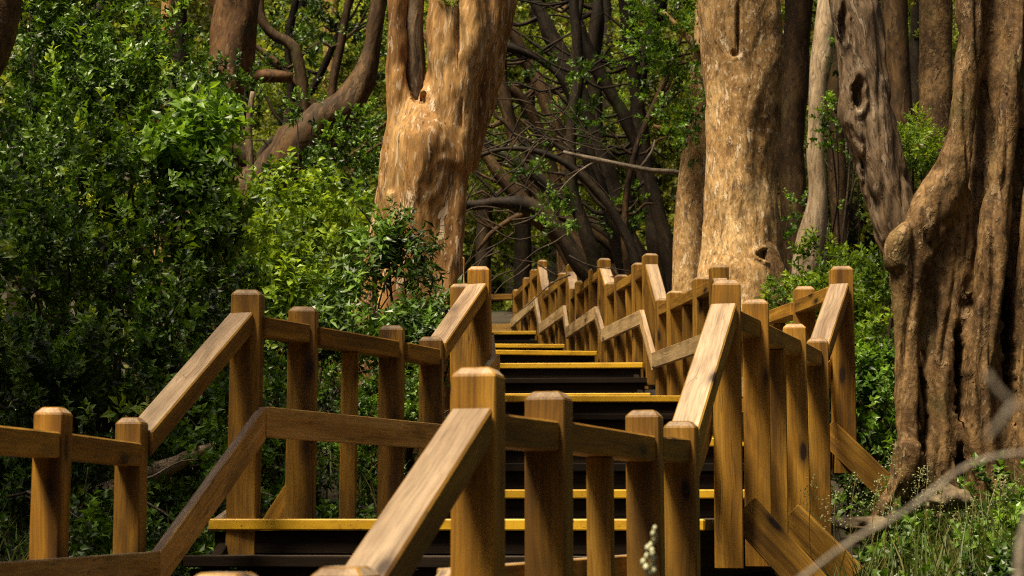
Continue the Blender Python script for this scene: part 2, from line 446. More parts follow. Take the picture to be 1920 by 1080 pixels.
def railing(root, data, side):
    """side=+1: walkway lies to the left (right-hand railing); -1: walkway to the right."""
    keys = sorted(data)
    for k in keys:
        P = data[k]
        dk = D[k]
        if len(P) > 1: dv = flat(P[-1] - P[0]).normalized()
        else: dv = Vector((-0.1, 1, 0)).normalized()
        inner = Vector((-dv.y, dv.x, 0)) * side
        yw = YAW.get((side, k))
        pv = Vector((math.sin(R(yw)), math.cos(R(yw)), 0)) if yw is not None else dv
        pw = (0.122 if side > 0 else 0.105) if k <= 0 else (0.122 if (side, k) == (1, 1) else PW)
        for i, p in enumerate(P):
            zb = dk - (0.22 if side > 0 else 0.3)
            if i == 0: zb = dk - 0.21
            post('post', p, zb, p.z, pw if i in (0, 1) else pw * 0.97, pv, root)
        for a, b in zip(P[:-1], P[1:]):
            d_ = flat(b - a).normalized()
            zt = dk + 0.915
            sh = inner * (0.018 if yw is not None and k else 0.004)
            A = flat(a) + d_ * (pw / 2 - 0.012) + sh; B = flat(b) - d_ * (pw / 2 - 0.012) + sh
            zj = random.uniform(-0.004, 0.004)
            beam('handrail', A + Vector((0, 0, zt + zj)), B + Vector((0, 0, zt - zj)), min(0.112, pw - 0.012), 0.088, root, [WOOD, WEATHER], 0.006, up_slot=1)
        if len(P) == 4:
            m = (P[1] + P[2]) / 2
            post('baluster', m, dk - 0.2, dk + 0.826, 0.082, pv, root, cham=0, d=0.06)
        # mid rail on the walkway side
        off = inner * (PW / 2 + (0.034 if yw is not None else 0.0225))
        zm = dk + 0.5
        if len(P) > 1:
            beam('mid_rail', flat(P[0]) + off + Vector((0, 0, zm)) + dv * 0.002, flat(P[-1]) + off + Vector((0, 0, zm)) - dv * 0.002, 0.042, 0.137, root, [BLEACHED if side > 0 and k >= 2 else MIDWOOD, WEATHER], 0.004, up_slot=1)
        if k + 1 in data:
            Q = data[k + 1]
            a, b = P[-1], Q[0]
            d_ = flat(b - a).normalized()
            A = flat(a) + d_ * (pw / 2 + 0.001); B = flat(b) - d_ * ((0.122 if k < 0 else PW if (side, k) != (1, 0) else .122) / 2 + 0.001)
            beam('handrail', A + Vector((0, 0, dk + 0.962)), B + Vector((0, 0, D[k + 1] + 0.925)), 0.114 if k < 1 else 0.12, 0.088, root, [WOOD, WEATHER], 0.006, up_slot=1)
            dv2 = flat(Q[-1] - Q[0]).normalized() if len(Q) > 1 else dv
            in2 = Vector((-dv2.y, dv2.x, 0)) * side
            beam('mid_rail', flat(a) + off + Vector((0, 0, zm)) + d_ * 0.002, flat(b) + in2 * (PW / 2 + 0.0225) + Vector((0, 0, D[k + 1] + 0.5)) - d_ * 0.002, 0.042, 0.137, root, [BLEACHED if side > 0 and k >= 2 else MIDWOOD, WEATHER], 0.004, up_slot=1)

def base_of(p, dz): return Vector((p.x, p.y, dz))

rr_ = thing('timber_railing', base_of(RIGHT[0][0], D[0]), 'long right-hand timber railing zigzagging from the foreground post up to the far landing', 'railing')
railing(rr_, RIGHT, +1)
lr_ = thing('timber_railing', base_of(LEFT[0][3], D[0]), 'left-hand timber railing beside the dense bushes, stepping up from the left edge', 'railing')
railing(lr_, LEFT, -1)

def brace(root, top, bot, w=0.135, t=0.045):
    top, bot = Vector(top), Vector(bot)
    d = (bot - top)
    dh = flat(d).normalized()
    side = Vector((dh.y, -dh.x, 0)) * (t / 2)
    n = d.normalized().cross(side.normalized()); n.normalize(); n *= w / 2
    c = [top - side - n, top + side - n, top + side + n, top - side + n, bot - side - n, bot + side - n, bot + side + n, bot - side + n]
    prism('brace', c, top, d, side, root, [WOOD, WEATHER], 0.004)

# slanting props on the outer side of the right railing
E1, H1, I1 = RIGHT[1][0], RIGHT[1][2], RIGHT[2][0]
brace(rr_, at(1392, 955, E1.y + 0.03), at(1560, 1140, E1.y - 0.05), 0.15)
brace(rr_, at(1480, 965, H1.y - 0.12), at(1600, 1085, H1.y - 0.25), 0.15)
brace(rr_, at(1548, 805, I1.y - 0.02), at(1672, 925, I1.y - 0.15), 0.15)
L1b = LEFT[1][1]
brace(lr_, Vector((L1b.x - 0.02, L1b.y + 0.02, 0.1)), Vector((L1b.x - 0.3, L1b.y + 0.1, -0.32)), 0.12)

# rail closing the last landing
er = thing('timber_railing', Vector((RIGHT[7][3].x, RIGHT[7][3].y, D[7])), 'short level timber railing closing off the top landing at the far end', 'railing')
e0 = RIGHT[7][3]; e1 = Vector((-1.75, e0.y + 0.25, e0.z))
edv = flat(e1 - e0).normalized()
for t in (0.33, 0.66, 1.0):
    q = e0.lerp(e1, t); post('post', q, D[7] - 0.2, e0.z, PW, edv, er)
for t0, t1 in ((0, .33), (.33, .66), (.66, 1)):
    a = flat(e0.lerp(e1, t0)) + edv * (PW / 2 + .001); b = flat(e0.lerp(e1, t1)) - edv * (PW / 2 + .001)
    beam('handrail', a + Vector((0, 0, D[7] + 0.915)), b + Vector((0, 0, D[7] + 0.915)), 0.112, 0.088, er, [WOOD, WEATHER], 0.006, up_slot=1)
inn = Vector((edv.y, -edv.x, 0)) * -1
beam('mid_rail', flat(e0) - Vector((0, 0.09, 0)) + edv * 0.02 + Vector((0, 0, D[7] + 0.43)), flat(e1) - Vector((0, 0.09, 0)) + Vector((0, 0, D[7] + 0.43)), 0.042, 0.137, er, [MIDWOOD, WEATHER], 0.004, up_slot=1)

# ------------------------------------------------------------------ steps and landings
NR = {0: 4, 1: 3, 2: 3, 3: 3, 4: 2, 5: 2, 6: 3}
TD = 0.29
def edge(k, i, n, ext=0.1):
    """front edge of step i (1..n) of the flight from landing k: two xy points"""
    la, lb = flat(LEFT[k][-1]), flat(LEFT[k + 1][0])
    ra, rb = flat(RIGHT[k][-1]), flat(RIGHT[k + 1][0])
    dl, dr = (lb - la).normalized(), (rb - ra).normalized()
    s = 0.085 + (n - i) * TD
    l, r = lb - dl * s, rb - dr * s
    c = (r - l).normalized()
    return l - c * (ext + 0.03), r - c * 0.09

def slab(name, l0, r0, l1, r1, zt, th, parent, mats, bev=0.004, up_slot=None):
    dn = Vector((0, 0, -th)); zt = Vector((0, 0, zt))
    c = [l0 + zt, l1 + zt, l1 + zt + dn, l0 + zt + dn, r0 + zt, r1 + zt, r1 + zt + dn, r0 + zt + dn]
    return prism(name, c, (l0 + l1) / 2 + zt, r0 - l0, l1 - l0, parent, mats, bev, up_slot=up_slot)

FL_LABEL = {
 0: 'nearest flight of dark steps, its yellow edge right behind the foreground railing',
 1: 'second flight of dark steps seen between the foreground posts, yellow edged',
 2: 'third flight of dark yellow-edged steps, below the light-topped middle railing',
 3: 'fourth flight of yellow-edged steps, its long yellow lip beside the zigzag railing',
 4: 'fifth flight, a low pair of yellow-edged steps in the middle distance',
 5: 'sixth flight, a low pair of yellow-edged steps second from the top',
 6: 'topmost flight of steps, narrow in view with the farthest yellow edge',
}
for k in range(0, 7):
    n = NR[k]
    rise = (D[k + 1] - D[k]) / n
    l, r = edge(k, 1, n)
    fl = thing('stair_flight', (l + r) / 2 + Vector((0, 0, D[k])), FL_LABEL[k], 'stairs', 'flights of timber steps')
    for i in range(1, n + 1):
        z = D[k] + rise * i
        l, r = edge(k, i, n)
        c = (r - l).normalized(); f = Vector((-c.y, c.x, 0))
        yl = (i == n or i == 1)
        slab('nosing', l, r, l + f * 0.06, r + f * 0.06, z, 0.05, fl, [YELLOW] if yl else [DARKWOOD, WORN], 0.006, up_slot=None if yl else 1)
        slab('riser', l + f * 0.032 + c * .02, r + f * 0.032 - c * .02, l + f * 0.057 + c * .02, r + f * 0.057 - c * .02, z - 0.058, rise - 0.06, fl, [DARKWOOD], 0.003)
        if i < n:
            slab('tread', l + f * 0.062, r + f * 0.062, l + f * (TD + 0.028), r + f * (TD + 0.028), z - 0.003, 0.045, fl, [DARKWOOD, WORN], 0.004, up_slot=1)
    # side stringers
    for sgn, key in ((-1, LEFT), (1, RIGHT)):
        a = edge(k, 1, n)[0 if sgn < 0 else 1]; b = edge(k, n, n)[0 if sgn < 0 else 1]
        c = (edge(k, 1, n)[1] - edge(k, 1, n)[0]).normalized()
        ins = c * (0.06 if sgn < 0 else -0.06)
        dd = (b - a).normalized()
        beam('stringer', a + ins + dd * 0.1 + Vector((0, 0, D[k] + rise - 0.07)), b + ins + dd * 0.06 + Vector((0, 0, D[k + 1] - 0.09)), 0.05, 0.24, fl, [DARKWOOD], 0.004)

LD_LABEL = {
 0: 'lowest timber landing, between the foreground post and the first steps',
 1: 'second timber landing, behind the nearest yellow step edge',
 2: 'third timber landing, where the stairs turn left by the cinnamon trunk',
 3: 'fourth timber landing, beside the tan trunk behind the railing',
 4: 'fifth timber landing up, small in the middle distance',
 5: 'sixth timber landing up, small and far along the zigzag railing',
 6: 'seventh timber landing up, second from the top',
 7: 'topmost timber landing, ending at the short closing rail',
}
for k in range(0, 8):
    if k == 0: l0, r0 = flat(LEFT[0][0]), flat(RIGHT[0][0]) - Vector((0.02, 0.1, 0))
    else:
        l0, r0 = edge(k - 1, NR[k - 1], NR[k - 1], 0.06)
        c = (r0 - l0).normalized(); f = Vector((-c.y, c.x, 0))
        l0, r0 = l0 + f * 0.063, r0 + f * 0.063
    if k < 7: l1, r1 = edge(k, 1, NR[k], 0.06); l1 = l1 + Vector((0, .06, 0)); r1 = r1 + Vector((0, .06, 0))
    else: l1, r1 = flat(e1), flat(e0) + Vector((0.05, 0, 0))
    ld = thing('landing_deck', (l0 + r0) / 2 + Vector((0, 0, D[k])), LD_LABEL[k], 'landing', 'timber landings')
    # deck boards run across the landing; one mesh with gaps between the boards
    bm = bmesh.new()
    L = max((l1 - l0).length, (r1 - r0).length)
    nb = max(3, int(L / 0.145))
    for j in range(nb):
        t0, t1 = (j + 0.02) / nb, (j + 0.98) / nb
        q = [l0.lerp(l1, t0), r0.lerp(r1, t0), r0.lerp(r1, t1), l0.lerp(l1, t1)]
        zt = D[k] - 0.002 - 0.003 * random.random()
        vt = [bm.verts.new((p.x, p.y, zt)) for p in q]; vb = [bm.verts.new((p.x, p.y, zt - 0.045)) for p in q]
        bm.faces.new(vt); bm.faces.new(vb[::-1])
        for a in range(4):
            b = (a + 1) % 4
            bm.faces.new((vt[a], vb[a], vb[b], vt[b]))
    bmesh.ops.recalc_face_normals(bm, faces=bm.faces)
    me = bpy.data.meshes.new('deck_boards'); bm.to_mesh(me); bm.free()
    link('deck_boards', me, [WORN], ld)
    c = (r0 - l0).normalized()
    for (a, b, ins) in ((l0, l1, c * 0.1), (r0, r1, -c * 0.12)):
        beam('bearer', a + ins + Vector((0, 0.02, D[k] - 0.055)), b + ins + Vector((0, -0.02, D[k] - 0.055)), 0.07, 0.22, ld, [DARKWOOD], 0.004)

# ------------------------------------------------------------------ trunks
def catmull(pts, step):
    P = [Vector(p) for p in pts]
    P = [P[0] * 2 - P[1]] + P + [P[-1] * 2 - P[-2]]
    out = []
    for i in range(1, len(P) - 2):
        p0, p1, p2, p3 = P[i - 1:i + 3]
        n = max(2, int((p2.xyz - p1.xyz).length / step))
        for j in range(n):
            t = j / n
            out.append(0.5 * ((2 * p1) + (-p0 + p2) * t + (2 * p0 - 5 * p1 + 4 * p2 - p3) * t * t + (-p0 + 3 * p1 - 3 * p2 + p3) * t ** 3))
    out.append(P[-2])
    return out

def tube(path, seg=16, step=0.12, lump=0.0, freq=3.0, flute=0.0, nfl=5, seed=0.0, bm=None):
    """path: list of 4-vectors (x,y,z,r) -> adds a closed tube to bm"""
    bm = bm or bmesh.new()
    pts = catmull(path, step)
    prev = None; up = None
    for i, p in enumerate(pts):
        a = pts[min(i + 1, len(pts) - 1)].xyz; b = pts[max(i - 1, 0)].xyz
        t = (a - b).normalized()
        if up is None:
            up = t.orthogonal().normalized()
        up = (up - t * up.dot(t)).normalized()
        sd = t.cross(up)
        ring = []
        for j in range(seg):
            an = 2 * math.pi * j / seg
            dirv = up * math.cos(an) + sd * math.sin(an)
            r = max(p[3], 0.002)
            if flute: r *= 1 + flute * math.sin(nfl * an + 1.7 * math.sin(i * step * 1.3 + seed))
            if lump:
                q = (p.xyz + dirv * r)
                r *= 1 + lump * (mnoise.noise(Vector((q.x * freq, q.y * freq, q.z * freq * 0.45 + seed))) + 0.5 * mnoise.noise(Vector((q.x * freq * 2.7, q.y * freq * 2.7, q.z * freq + seed))))
            ring.append(bm.verts.new(p.xyz + dirv * r))
        if prev:
            for j in range(seg):
                bm.faces.new((prev[j], prev[(j + 1) % seg], ring[(j + 1) % seg], ring[j]))
        else: bm.faces.new(ring[::-1])
        prev = ring
    bm.faces.new(prev)
    return bm

def pix(pts, Y, ysh=0.0):
    """[(px,py,half width px[,Y])] -> world path with real radii"""
    out = []
    for p in pts:
        yy = (p[3] if len(p) > 3 else Y) + ysh
        w = at(p[0], p[1], yy)
        out.append(Vector((w.x, w.y, w.z, p[2] * yy / F)))
    return out

def axis_matrix(path):
    a, b = path[0].xyz, path[-1].xyz
    z = (b - a).normalized()
    if z.z < 0: z = -z
    M = frame_from(z, Vector((1, 0, 0.01)))
    M.translation = a
    return M

def finish(name, bm, mat, parent, M, smooth=True):
    Mi = M.inverted()
    bmesh.ops.transform(bm, matrix=Mi, verts=bm.verts)
    bmesh.ops.recalc_face_normals(bm, faces=bm.faces)
    for f in bm.faces: f.smooth = smooth
    me = bpy.data.meshes.new(name)
    bm.to_mesh(me); bm.free()
    return link(name, me, mat, parent, M)

def simple_trunk(name, path, mat, parent, seg=18, lump=0.22, flute=0.0, seed=0.0, step=0.1, freq=3.0, extra=()):
    bm = tube(path, seg, step, lump, freq, flute, 5, seed)
    for e in extra: tube(e, max(8, seg // 2), step, lump, freq * 1.5, 0, 5, seed + 3, bm)
    return finish(name, bm, mat, parent, axis_matrix(path))

def fused_trunk(name, paths, mat, parent, voxel=0.022, smooth_it=6, disp=0.03, dents=(), seed=0.0, fine=0.012, groove=0.0):
    """several stems grown together: overlapping tubes, voxel-fused, smoothed and roughened"""
    bm = bmesh.new()
    for i, p in enumerate(paths): tube(p, 20, 0.1, 0.16, 2.6, 0.05, 4, seed + i * 2.3, bm)
    me = bpy.data.meshes.new(name + '_raw'); bm.to_mesh(me); bm.free()
    tmp = bpy.data.objects.new(name + '_raw', me); C.objects.link(tmp)
    md = tmp.modifiers.new('r', 'REMESH'); md.mode = 'VOXEL'; md.voxel_size = voxel
    sm = tmp.modifiers.new('s', 'SMOOTH'); sm.factor = 0.5; sm.iterations = smooth_it
    dg = bpy.context.evaluated_depsgraph_get()
    dg.update()
    out = bpy.data.meshes.new_from_object(tmp.evaluated_get(dg))
    bpy.data.objects.remove(tmp); bpy.data.meshes.remove(me)
    nv = len(out.vertices)
    co = np.empty(nv * 3, np.float32); no = np.empty(nv * 3, np.float32)
    out.vertices.foreach_get('co', co); out.vertices.foreach_get('normal', no)
    co = co.reshape(-1, 3).astype(float); no = no.reshape(-1, 3).astype(float)
    nz = mnoise.noise
    h = np.empty(nv)
    for i_, (x, y, z) in enumerate(co.tolist()):
        q = disp * nz((x * 4.5, y * 4.5, z * 1.6 + seed)) + fine * (nz((x * 13, y * 13, z * 4.5 + seed)) + .6 * nz((x * 29, y * 29, z * 9 + seed)))
        if groove: q -= groove * max(0.0, 1 - abs(nz((x * 9, y * 9, z * 1.1 + seed + 5))) * 5)
        h[i_] = q
    co += no * h[:, None]
    for (c, r, depth, rim) in dents:
        dv = co - np.array(c)
        wob = 0.18 * np.sin(dv[:, 2] * 31 + 1.3) + 0.12 * np.sin(dv[:, 2] * 67 + dv[:, 0] * 40)
        e = np.sqrt((dv[:, 0] / r[0] + wob) ** 2 + (dv[:, 2] / r[1]) ** 2)
        ok = (dv[:, 1] < 0.35) & (no[:, 1] < 0.5)
        a = ok & (e < 1); co[a, 1] += depth * (1 - e[a] ** 2) ** 0.6
        a = ok & (e >= 1) & (e < 1.7); co[a, 1] -= rim * np.sin((e[a] - 1) / 0.7 * np.pi)
    out.vertices.foreach_set('co', co.astype(np.float32).ravel()); out.update()
    M = axis_matrix(paths[0])
    out.transform(M.inverted())
    for p in out.polygons: p.use_smooth = True
    out.name = name
    return link(name, out, mat, parent, M)

# ------------------------------------------------------------------ foliage
def sprig(rng, n, L, ll, lw, spread=1.0, droop=0.15, jit=0.35):
    """a twig along +Z with n leaves; returns V (n*5,3) and leaf tints"""
    V = np.zeros((n, 5, 3)); T = np.zeros(n)
    for i in range(n):
        t = 0.12 + 0.88 * (i + rng.random() * 0.6) / n
        ph = i * 2.4 + rng.normal() * jit
        al = (0.55 + 0.75 * (1 - t)) * spread + rng.normal() * 0.18
        d = np.array([math.sin(al) * math.cos(ph), math.sin(al) * math.sin(ph), math.cos(al)])
        s = np.cross(d, (0, 0, 1.0)); s /= np.linalg.norm(s) + 1e-6
        # random roll of the blade
        u = np.cross(s, d); ro = rng.normal() * 0.5
        s, u = s * math.cos(ro) + u * math.sin(ro), u * math.cos(ro) - s * math.sin(ro)
        sc = (0.65 + 0.5 * rng.random()) * (1 - 0.25 * t * t)
        l, w = ll * sc, lw * sc
        p = np.array([rng.normal() * 0.04 * L, rng.normal() * 0.04 * L, t * L])
        V[i, 0] = p
        V[i, 1] = p + d * l * 0.42 - s * w + u * w * 0.35
        V[i, 2] = p + d * l - u * l * droop
        V[i, 3] = p + d * l * 0.42 + s * w + u * w * 0.35
        V[i, 4] = p + d * l * 0.5
        T[i] = 0.3 + 0.35 * t + rng.normal() * 0.12
    return V.reshape(-1, 3), T

def rot_to(axes, roll):
    z = axes / (np.linalg.norm(axes, axis=1, keepdims=True) + 1e-9)
    h = np.where(np.abs(z[:, 2:3]) < 0.9, np.array([[0, 0, 1.0]]), np.array([[1.0, 0, 0]]))
    x = np.cross(h, z); x /= np.linalg.norm(x, axis=1, keepdims=True)
    y = np.cross(z, x)
    c, s = np.cos(roll)[:, None], np.sin(roll)[:, None]
    return np.stack([x * c + y * s, y * c - x * s, z], axis=2)

LEAFQ = np.array([[0, 3, 2, 4], [0, 4, 2, 1]])
def leaf_cloud(name, blobs, mat, parent, seed, dens=900, L=0.14, ll=0.05, lw=0.013, n=13, spread=1.0, droop=0.15, upb=0.5, clump=0.9, cfreq=2.2, thr=-0.12, tvar=0.18, shell=2.6, origin=None, tbias=0.0):
    """blobs: (centre, (rx,ry,rz)) lumpy volumes filled with leafy twigs"""
    rng = np.random.default_rng(seed)
    temps = [sprig(rng, n, L, ll, lw, spread, droop) for _ in range(7)]
    Vs, Ts, cnt = [], [], 0
    o = np.array(origin if origin is not None else blobs[0][0])
    for (c, r) in blobs:
        c = np.array(c); r = np.array(r)
        m = int(dens * ((r[0] * r[1] + r[1] * r[2] + r[0] * r[2]) / 3))
        d = rng.normal(size=(m, 3)); d /= np.linalg.norm(d, axis=1, keepdims=True)
        rad = rng.random(m) ** (1 / shell)
        p = d * rad[:, None] * r
        # lumpy outline and gaps
        keep = np.empty(m, bool); tn = np.empty(m)
        for i in range(m):
            q = Vector(c + p[i])
            v = mnoise.noise(q * cfreq + Vector((seed * 1.3, 0, 0))) + 0.5 * mnoise.noise(q * cfreq * 2.9)
            keep[i] = v > thr
            tn[i] = mnoise.noise(q * cfreq * 1.9 + Vector((3.7, seed * .7, 1)))
            p[i] *= 1 + 0.3 * clump * v
        p, d, tn = p[keep], d[keep], tn[keep]
        m = len(p)
        if not m: continue
        ax = d * (0.9) + rng.normal(size=(m, 3)) * 0.45 + np.array([0, 0, upb])
        Rm = rot_to(ax, rng.random(m) * 6.28)
        sc = 0.7 + 0.6 * rng.random(m)
        ti = rng.integers(0, len(temps), m)
        sprt = rng.normal(size=m) * tvar + tbias + tn * 0.6
        for k in range(len(temps)):
            ix = np.where(ti == k)[0]
            if not len(ix): continue
            V, T = temps[k]
            W = np.einsum('mij,nj->mni', Rm[ix], V) * sc[ix][:, None, None] + (c + p[ix])[:, None, :]
            Vs.append(W.reshape(-1, 3))
            Ts.append((T[None, :] + sprt[ix][:, None]).reshape(-1))
    if not Vs: return None
    V = np.concatenate(Vs); T = np.clip(np.concatenate(Ts), 0, 1)
    nl = len(T)
    Fq = (np.arange(nl)[:, None, None] * 5 + LEAFQ[None]).reshape(-1, 4)
    M = Matrix.Translation(Vector(o))
    return link(name, np_mesh(name, V - o, Fq, np.repeat(T, 2)), mat, parent, M)

def blob(px, py, Y, r, ry=None, rz=None):
    return (tuple(at(px, py, Y)), (r, ry or r * 0.8, rz or r))

def stems(name, base, blobs, mat, parent, r0=0.018, per=2, seed=0):
    rnd = random.Random(seed)
    bm = bmesh.new()
    base = Vector(base)
    for (c, r) in blobs:
        for _ in range(per):
            e = Vector(c) + Vector([rnd.uniform(-.7, .7) * q for q in r])
            b = base + Vector((rnd.uniform(-.15, .15), rnd.uniform(-.1, .1), 0))
            m1 = b.lerp(e, 0.35) + Vector((rnd.uniform(-.12, .12), rnd.uniform(-.12, .12), 0.1))
            m2 = b.lerp(e, 0.7) + Vector((rnd.uniform(-.1, .1), rnd.uniform(-.1, .1), 0.06))
            tube([Vector((*b, r0)), Vector((*m1, r0 * .8)), Vector((*m2, r0 * .55)), Vector((*e, r0 * .2))], 6, 0.15, 0.1, 5, 0, 5, seed, bm)
            for _q in range(2):
                t = rnd.uniform(.5, .95); s0 = m1.lerp(e, t)
                s1 = s0 + Vector((rnd.uniform(-.25, .25), rnd.uniform(-.2, .2), rnd.uniform(-.05, .25)))
                sm_ = s0.lerp(s1, .5) + Vector((0, 0, .03))
                tube([Vector((*s0, r0 * .3)), Vector((*sm_, r0 * .22)), Vector((*s1, r0 * .08))], 5, 0.1, 0, 5, 0, 5, seed, bm)
    return finish(name, bm, mat, parent, Matrix.Translation(base))

def shrub(name, label, blobs, mat, seed, cat='shrub', group=None, base=None, stemper=2, **kw):
    if base is None:
        cx = sum(b[0][0] for b in blobs) / len(blobs); cy = sum(b[0][1] for b in blobs) / len(blobs)
        base = Vector((cx, cy + 0.1, gz(cx, cy + 0.1)))
    t = thing(name, base, label, cat, group)
    stems('stem', base, blobs, STEM, t, per=stemper, seed=seed)
    leaf_cloud('foliage', blobs, mat, t, seed, origin=base, **kw)
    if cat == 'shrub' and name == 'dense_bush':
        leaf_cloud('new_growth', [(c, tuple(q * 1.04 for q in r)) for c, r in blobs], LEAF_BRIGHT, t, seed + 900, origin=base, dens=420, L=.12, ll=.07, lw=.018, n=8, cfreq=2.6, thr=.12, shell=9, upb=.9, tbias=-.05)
    return t

def crown_above(xy, z, r, k, seed, flat_=0.55):  # leaf masses above the frame, several placed for the shade they cast
    rnd = random.Random(seed)
    out = []
    for i in range(k):
        a = rnd.uniform(0, 6.28); q = rnd.uniform(0.2, 0.9) * r
        rr = r * rnd.uniform(.38, .6)
        out.append(((xy[0] + math.cos(a) * q, xy[1] + math.sin(a) * q, z + rnd.uniform(-.4, .6) * r * flat_), (rr, rr, rr * .6)))
    return out
CROWN = dict(dens=150, L=0.45, ll=0.17, lw=0.05, n=12, cfreq=0.9, thr=-0.1, clump=0.7)

exec_trees = True
# --- big cinnamon tree beside the third landing
Y1 = 13.35
p = pix([(765, 960, 105), (768, 760, 92), (778, 620, 88), (789, 540, 84), (797, 470, 76), (800, 400, 74), (800, 330, 79), (803, 270, 78), (808, 225, 60), (824, 170, 40), (840, 110, 24)], Y1)
t = thing('cinnamon_tree', Vector((p[0].x, p[0].y, gz(p[0].x, p[0].y))), 'stout orange-brown tree with a dark cleft in its trunk, left of the stairs', 'tree')
stemsP = [p,
 pix([(772, 310, 46), (752, 230, 30), (743, 150, 20), (744, 60, 19), (748, -50, 20), (756, -260, 20)], Y1),
 pix([(822, 310, 60), (838, 225, 46), (842, 130, 38), (836, 60, 37), (832, -40, 36), (840, -260, 34)], Y1, -0.06),
 pix([(856, 230, 34), (872, 150, 33), (884, 90, 32), (886, 10, 27), (882, -100, 26), (885, -260, 24)], Y1, 0.0),
 pix([(858, 310, 36), (890, 190, 36), (915, 90, 36), (935, 0, 38), (960, -90, 36), (1000, -260, 30)], Y1, 0.16),
 pix([(738, 360, 12), (752, 420, 18), (782, 480, 20), (818, 540, 22), (846, 600, 22)], Y1, -.15),
 pix([(836, 250, 14), (846, 330, 20), (852, 410, 22), (848, 490, 20), (838, 560, 18)], Y1, -.12),
 pix([(868, 145, 20), (882, 95, 30), (888, 50, 28), (886, -20, 24)], Y1, -.06),
 pix([(836, 220, 20), (832, 140, 28), (830, 75, 34), (830, 10, 30), (830, -60, 26)], Y1, -.07),
 pix([(744, 130, 12), (740, 210, 17), (734, 290, 22), (736, 370, 22), (748, 450, 18)], Y1, -.05),
 pix([(800, 300, 18), (790, 380, 22), (782, 450, 20), (790, 530, 18)], Y1, -.15),
 pix([(752, 330, 40), (726, 420, 30), (706, 500, 30), (692, 580, 36), (684, 700, 45), (676, 960, 55)], Y1, 0.16)]
fused_trunk('trunk', stemsP, BARK_CINN, t, 0.018, 10, 0.02, seed=1.0, groove=0.006,
            dents=[(at(780, 120, Y1 - .2), (0.05, 0.3), 0.2, 0.0), (at(793, 180, Y1 - .25), (.03, .06), .12, 0), (at(864, 215, Y1 - .2), (0.012, .14), .04, 0), (at(858, 60, Y1 - .2), (0.014, .3), .06, 0)])
simple_trunk('dead_wood', pix([(784, 215, 10), (780, 140, 18), (774, 60, 20), (776, -40, 20), (780, -120, 18)], Y1, 0.07), BARK_GREY, t, 14, 0.35, seed=4)
leaf_cloud('crown', crown_above((-.2, 18.6), 11.0, 1.5, 6, 11), LEAF_FAR, t, 11, **CROWN)
leaf_cloud('moss_tuft', [blob(776, 50, Y1 - .12, .05, .03, .16), blob(835, 5, Y1 - .2, .08, .04, .03)], LEAF_BRIGHT, t, 12, dens=60000, L=.02, ll=.014, lw=.003, n=8, clump=.3)

# --- tan flaking tree behind the right railing
Y2 = 16.2
p = pix([(1390, 900, 120), (1390, 680, 98), (1391, 560, 84), (1391, 470, 72), (1390, 380, 68), (1393, 280, 69), (1392, 150, 73), (1390, 40, 78), (1390, -80, 78), (1390, -330, 74)], Y2)
t = thing('tan_tree', Vector((p[0].x, p[0].y, gz(p[0].x, p[0].y))), 'broad straight tan trunk with flaking pale bark behind the right railing', 'tree')
fused_trunk('trunk', [p, pix([(1345, 620, 40), (1352, 520, 40), (1366, 440, 36), (1378, 360, 30)], Y2, -.05),
   pix([(1420, 900, 60), (1425, 600, 50), (1424, 520, 46), (1412, 440, 34), (1400, 360, 26)], Y2, -.1)], BARK_TAN, t, 0.022, 5, 0.022, seed=2.0, fine=0.012,
   dents=[(at(1384, 55, Y2 - .3), (.016, .24), .12, 0.0), (at(1378, 100, Y2 - .3), (.03, .03), .05, .01), (at(1440, 480, Y2 - .25), (.09, .05), .08, 0.02)])
simple_trunk('burl', pix([(1436, 455, 8), (1444, 490, 20), (1456, 530, 24), (1452, 580, 30), (1440, 660, 40)], Y2 - .22), BARK_BROWN, t, 16, 0.5, seed=9, freq=5)
leaf_cloud('crown', crown_above((4.3, Y2 + 1.0), 9.5, 2.0, 7, 21), LEAF_FAR, t, 21, **CROWN)

# --- slimmer smooth tree left of it
Y3 = 17.9
p = pix([(1288, 800, 40), (1291, 640, 37), (1294, 540, 36), (1297, 440, 35), (1301, 350, 31), (1307, 260, 25), (1312, 180, 20), (1316, 80, 16), (1317, -60, 13), (1312, -200, 10)], Y3)
t = thing('slender_tree', Vector((p[0].x, p[0].y, gz(p[0].x, p[0].y))), 'slimmer smooth brown trunk just left of the broad tan trunk, leafy above', 'tree')
simple_trunk('trunk', p, BARK_TAN, t, 24, 0.1, seed=5, step=.06, extra=[pix([(1312, 190, 8), (1285, 232, 7), (1255, 242, 5), (1225, 236, 3)], Y3 - .05), pix([(1315, 100, 8), (1280, 60, 6), (1240, 20, 4)], Y3 - .1)])
leaf_cloud('crown', [blob(1262, 70, 17.5, .36), blob(1240, 190, 17.5, .33), blob(1292, 235, 17.4, .18), blob(1250, -10, 17.2, .45), blob(1215, 120, 17.9, .3), blob(1300, 130, 17.3, .2), blob(1270, 290, 17.6, .16), blob(1310, -120, 17.6, .8)],
   LEAF_MID, t, 31, dens=900, L=.15, ll=.055, lw=.017, n=12, thr=0.02, cfreq=2.6)

# --- pale thin trunk, right
p = pix([(1505, 760, 34), (1508, 600, 28), (1514, 510, 25), (1522, 440, 25), (1534, 370, 20), (1529, 280, 17), (1532, 190, 17), (1543, 90, 20), (1552, -20, 18), (1556, -200, 16)], 19.0)
t = thing('pale_tree', Vector((p[0].x, p[0].y, gz(p[0].x, p[0].y))), 'thin pale wavy trunk right of the broad tan trunk', 'tree')
simple_trunk('trunk', p, BARK_PALE, t, 22, 0.25, seed=6, step=.06)
leaf_cloud('crown', crown_above((4.4, 20.2), 10.5, 1.6, 5, 41), LEAF_FAR, t, 41, **CROWN)

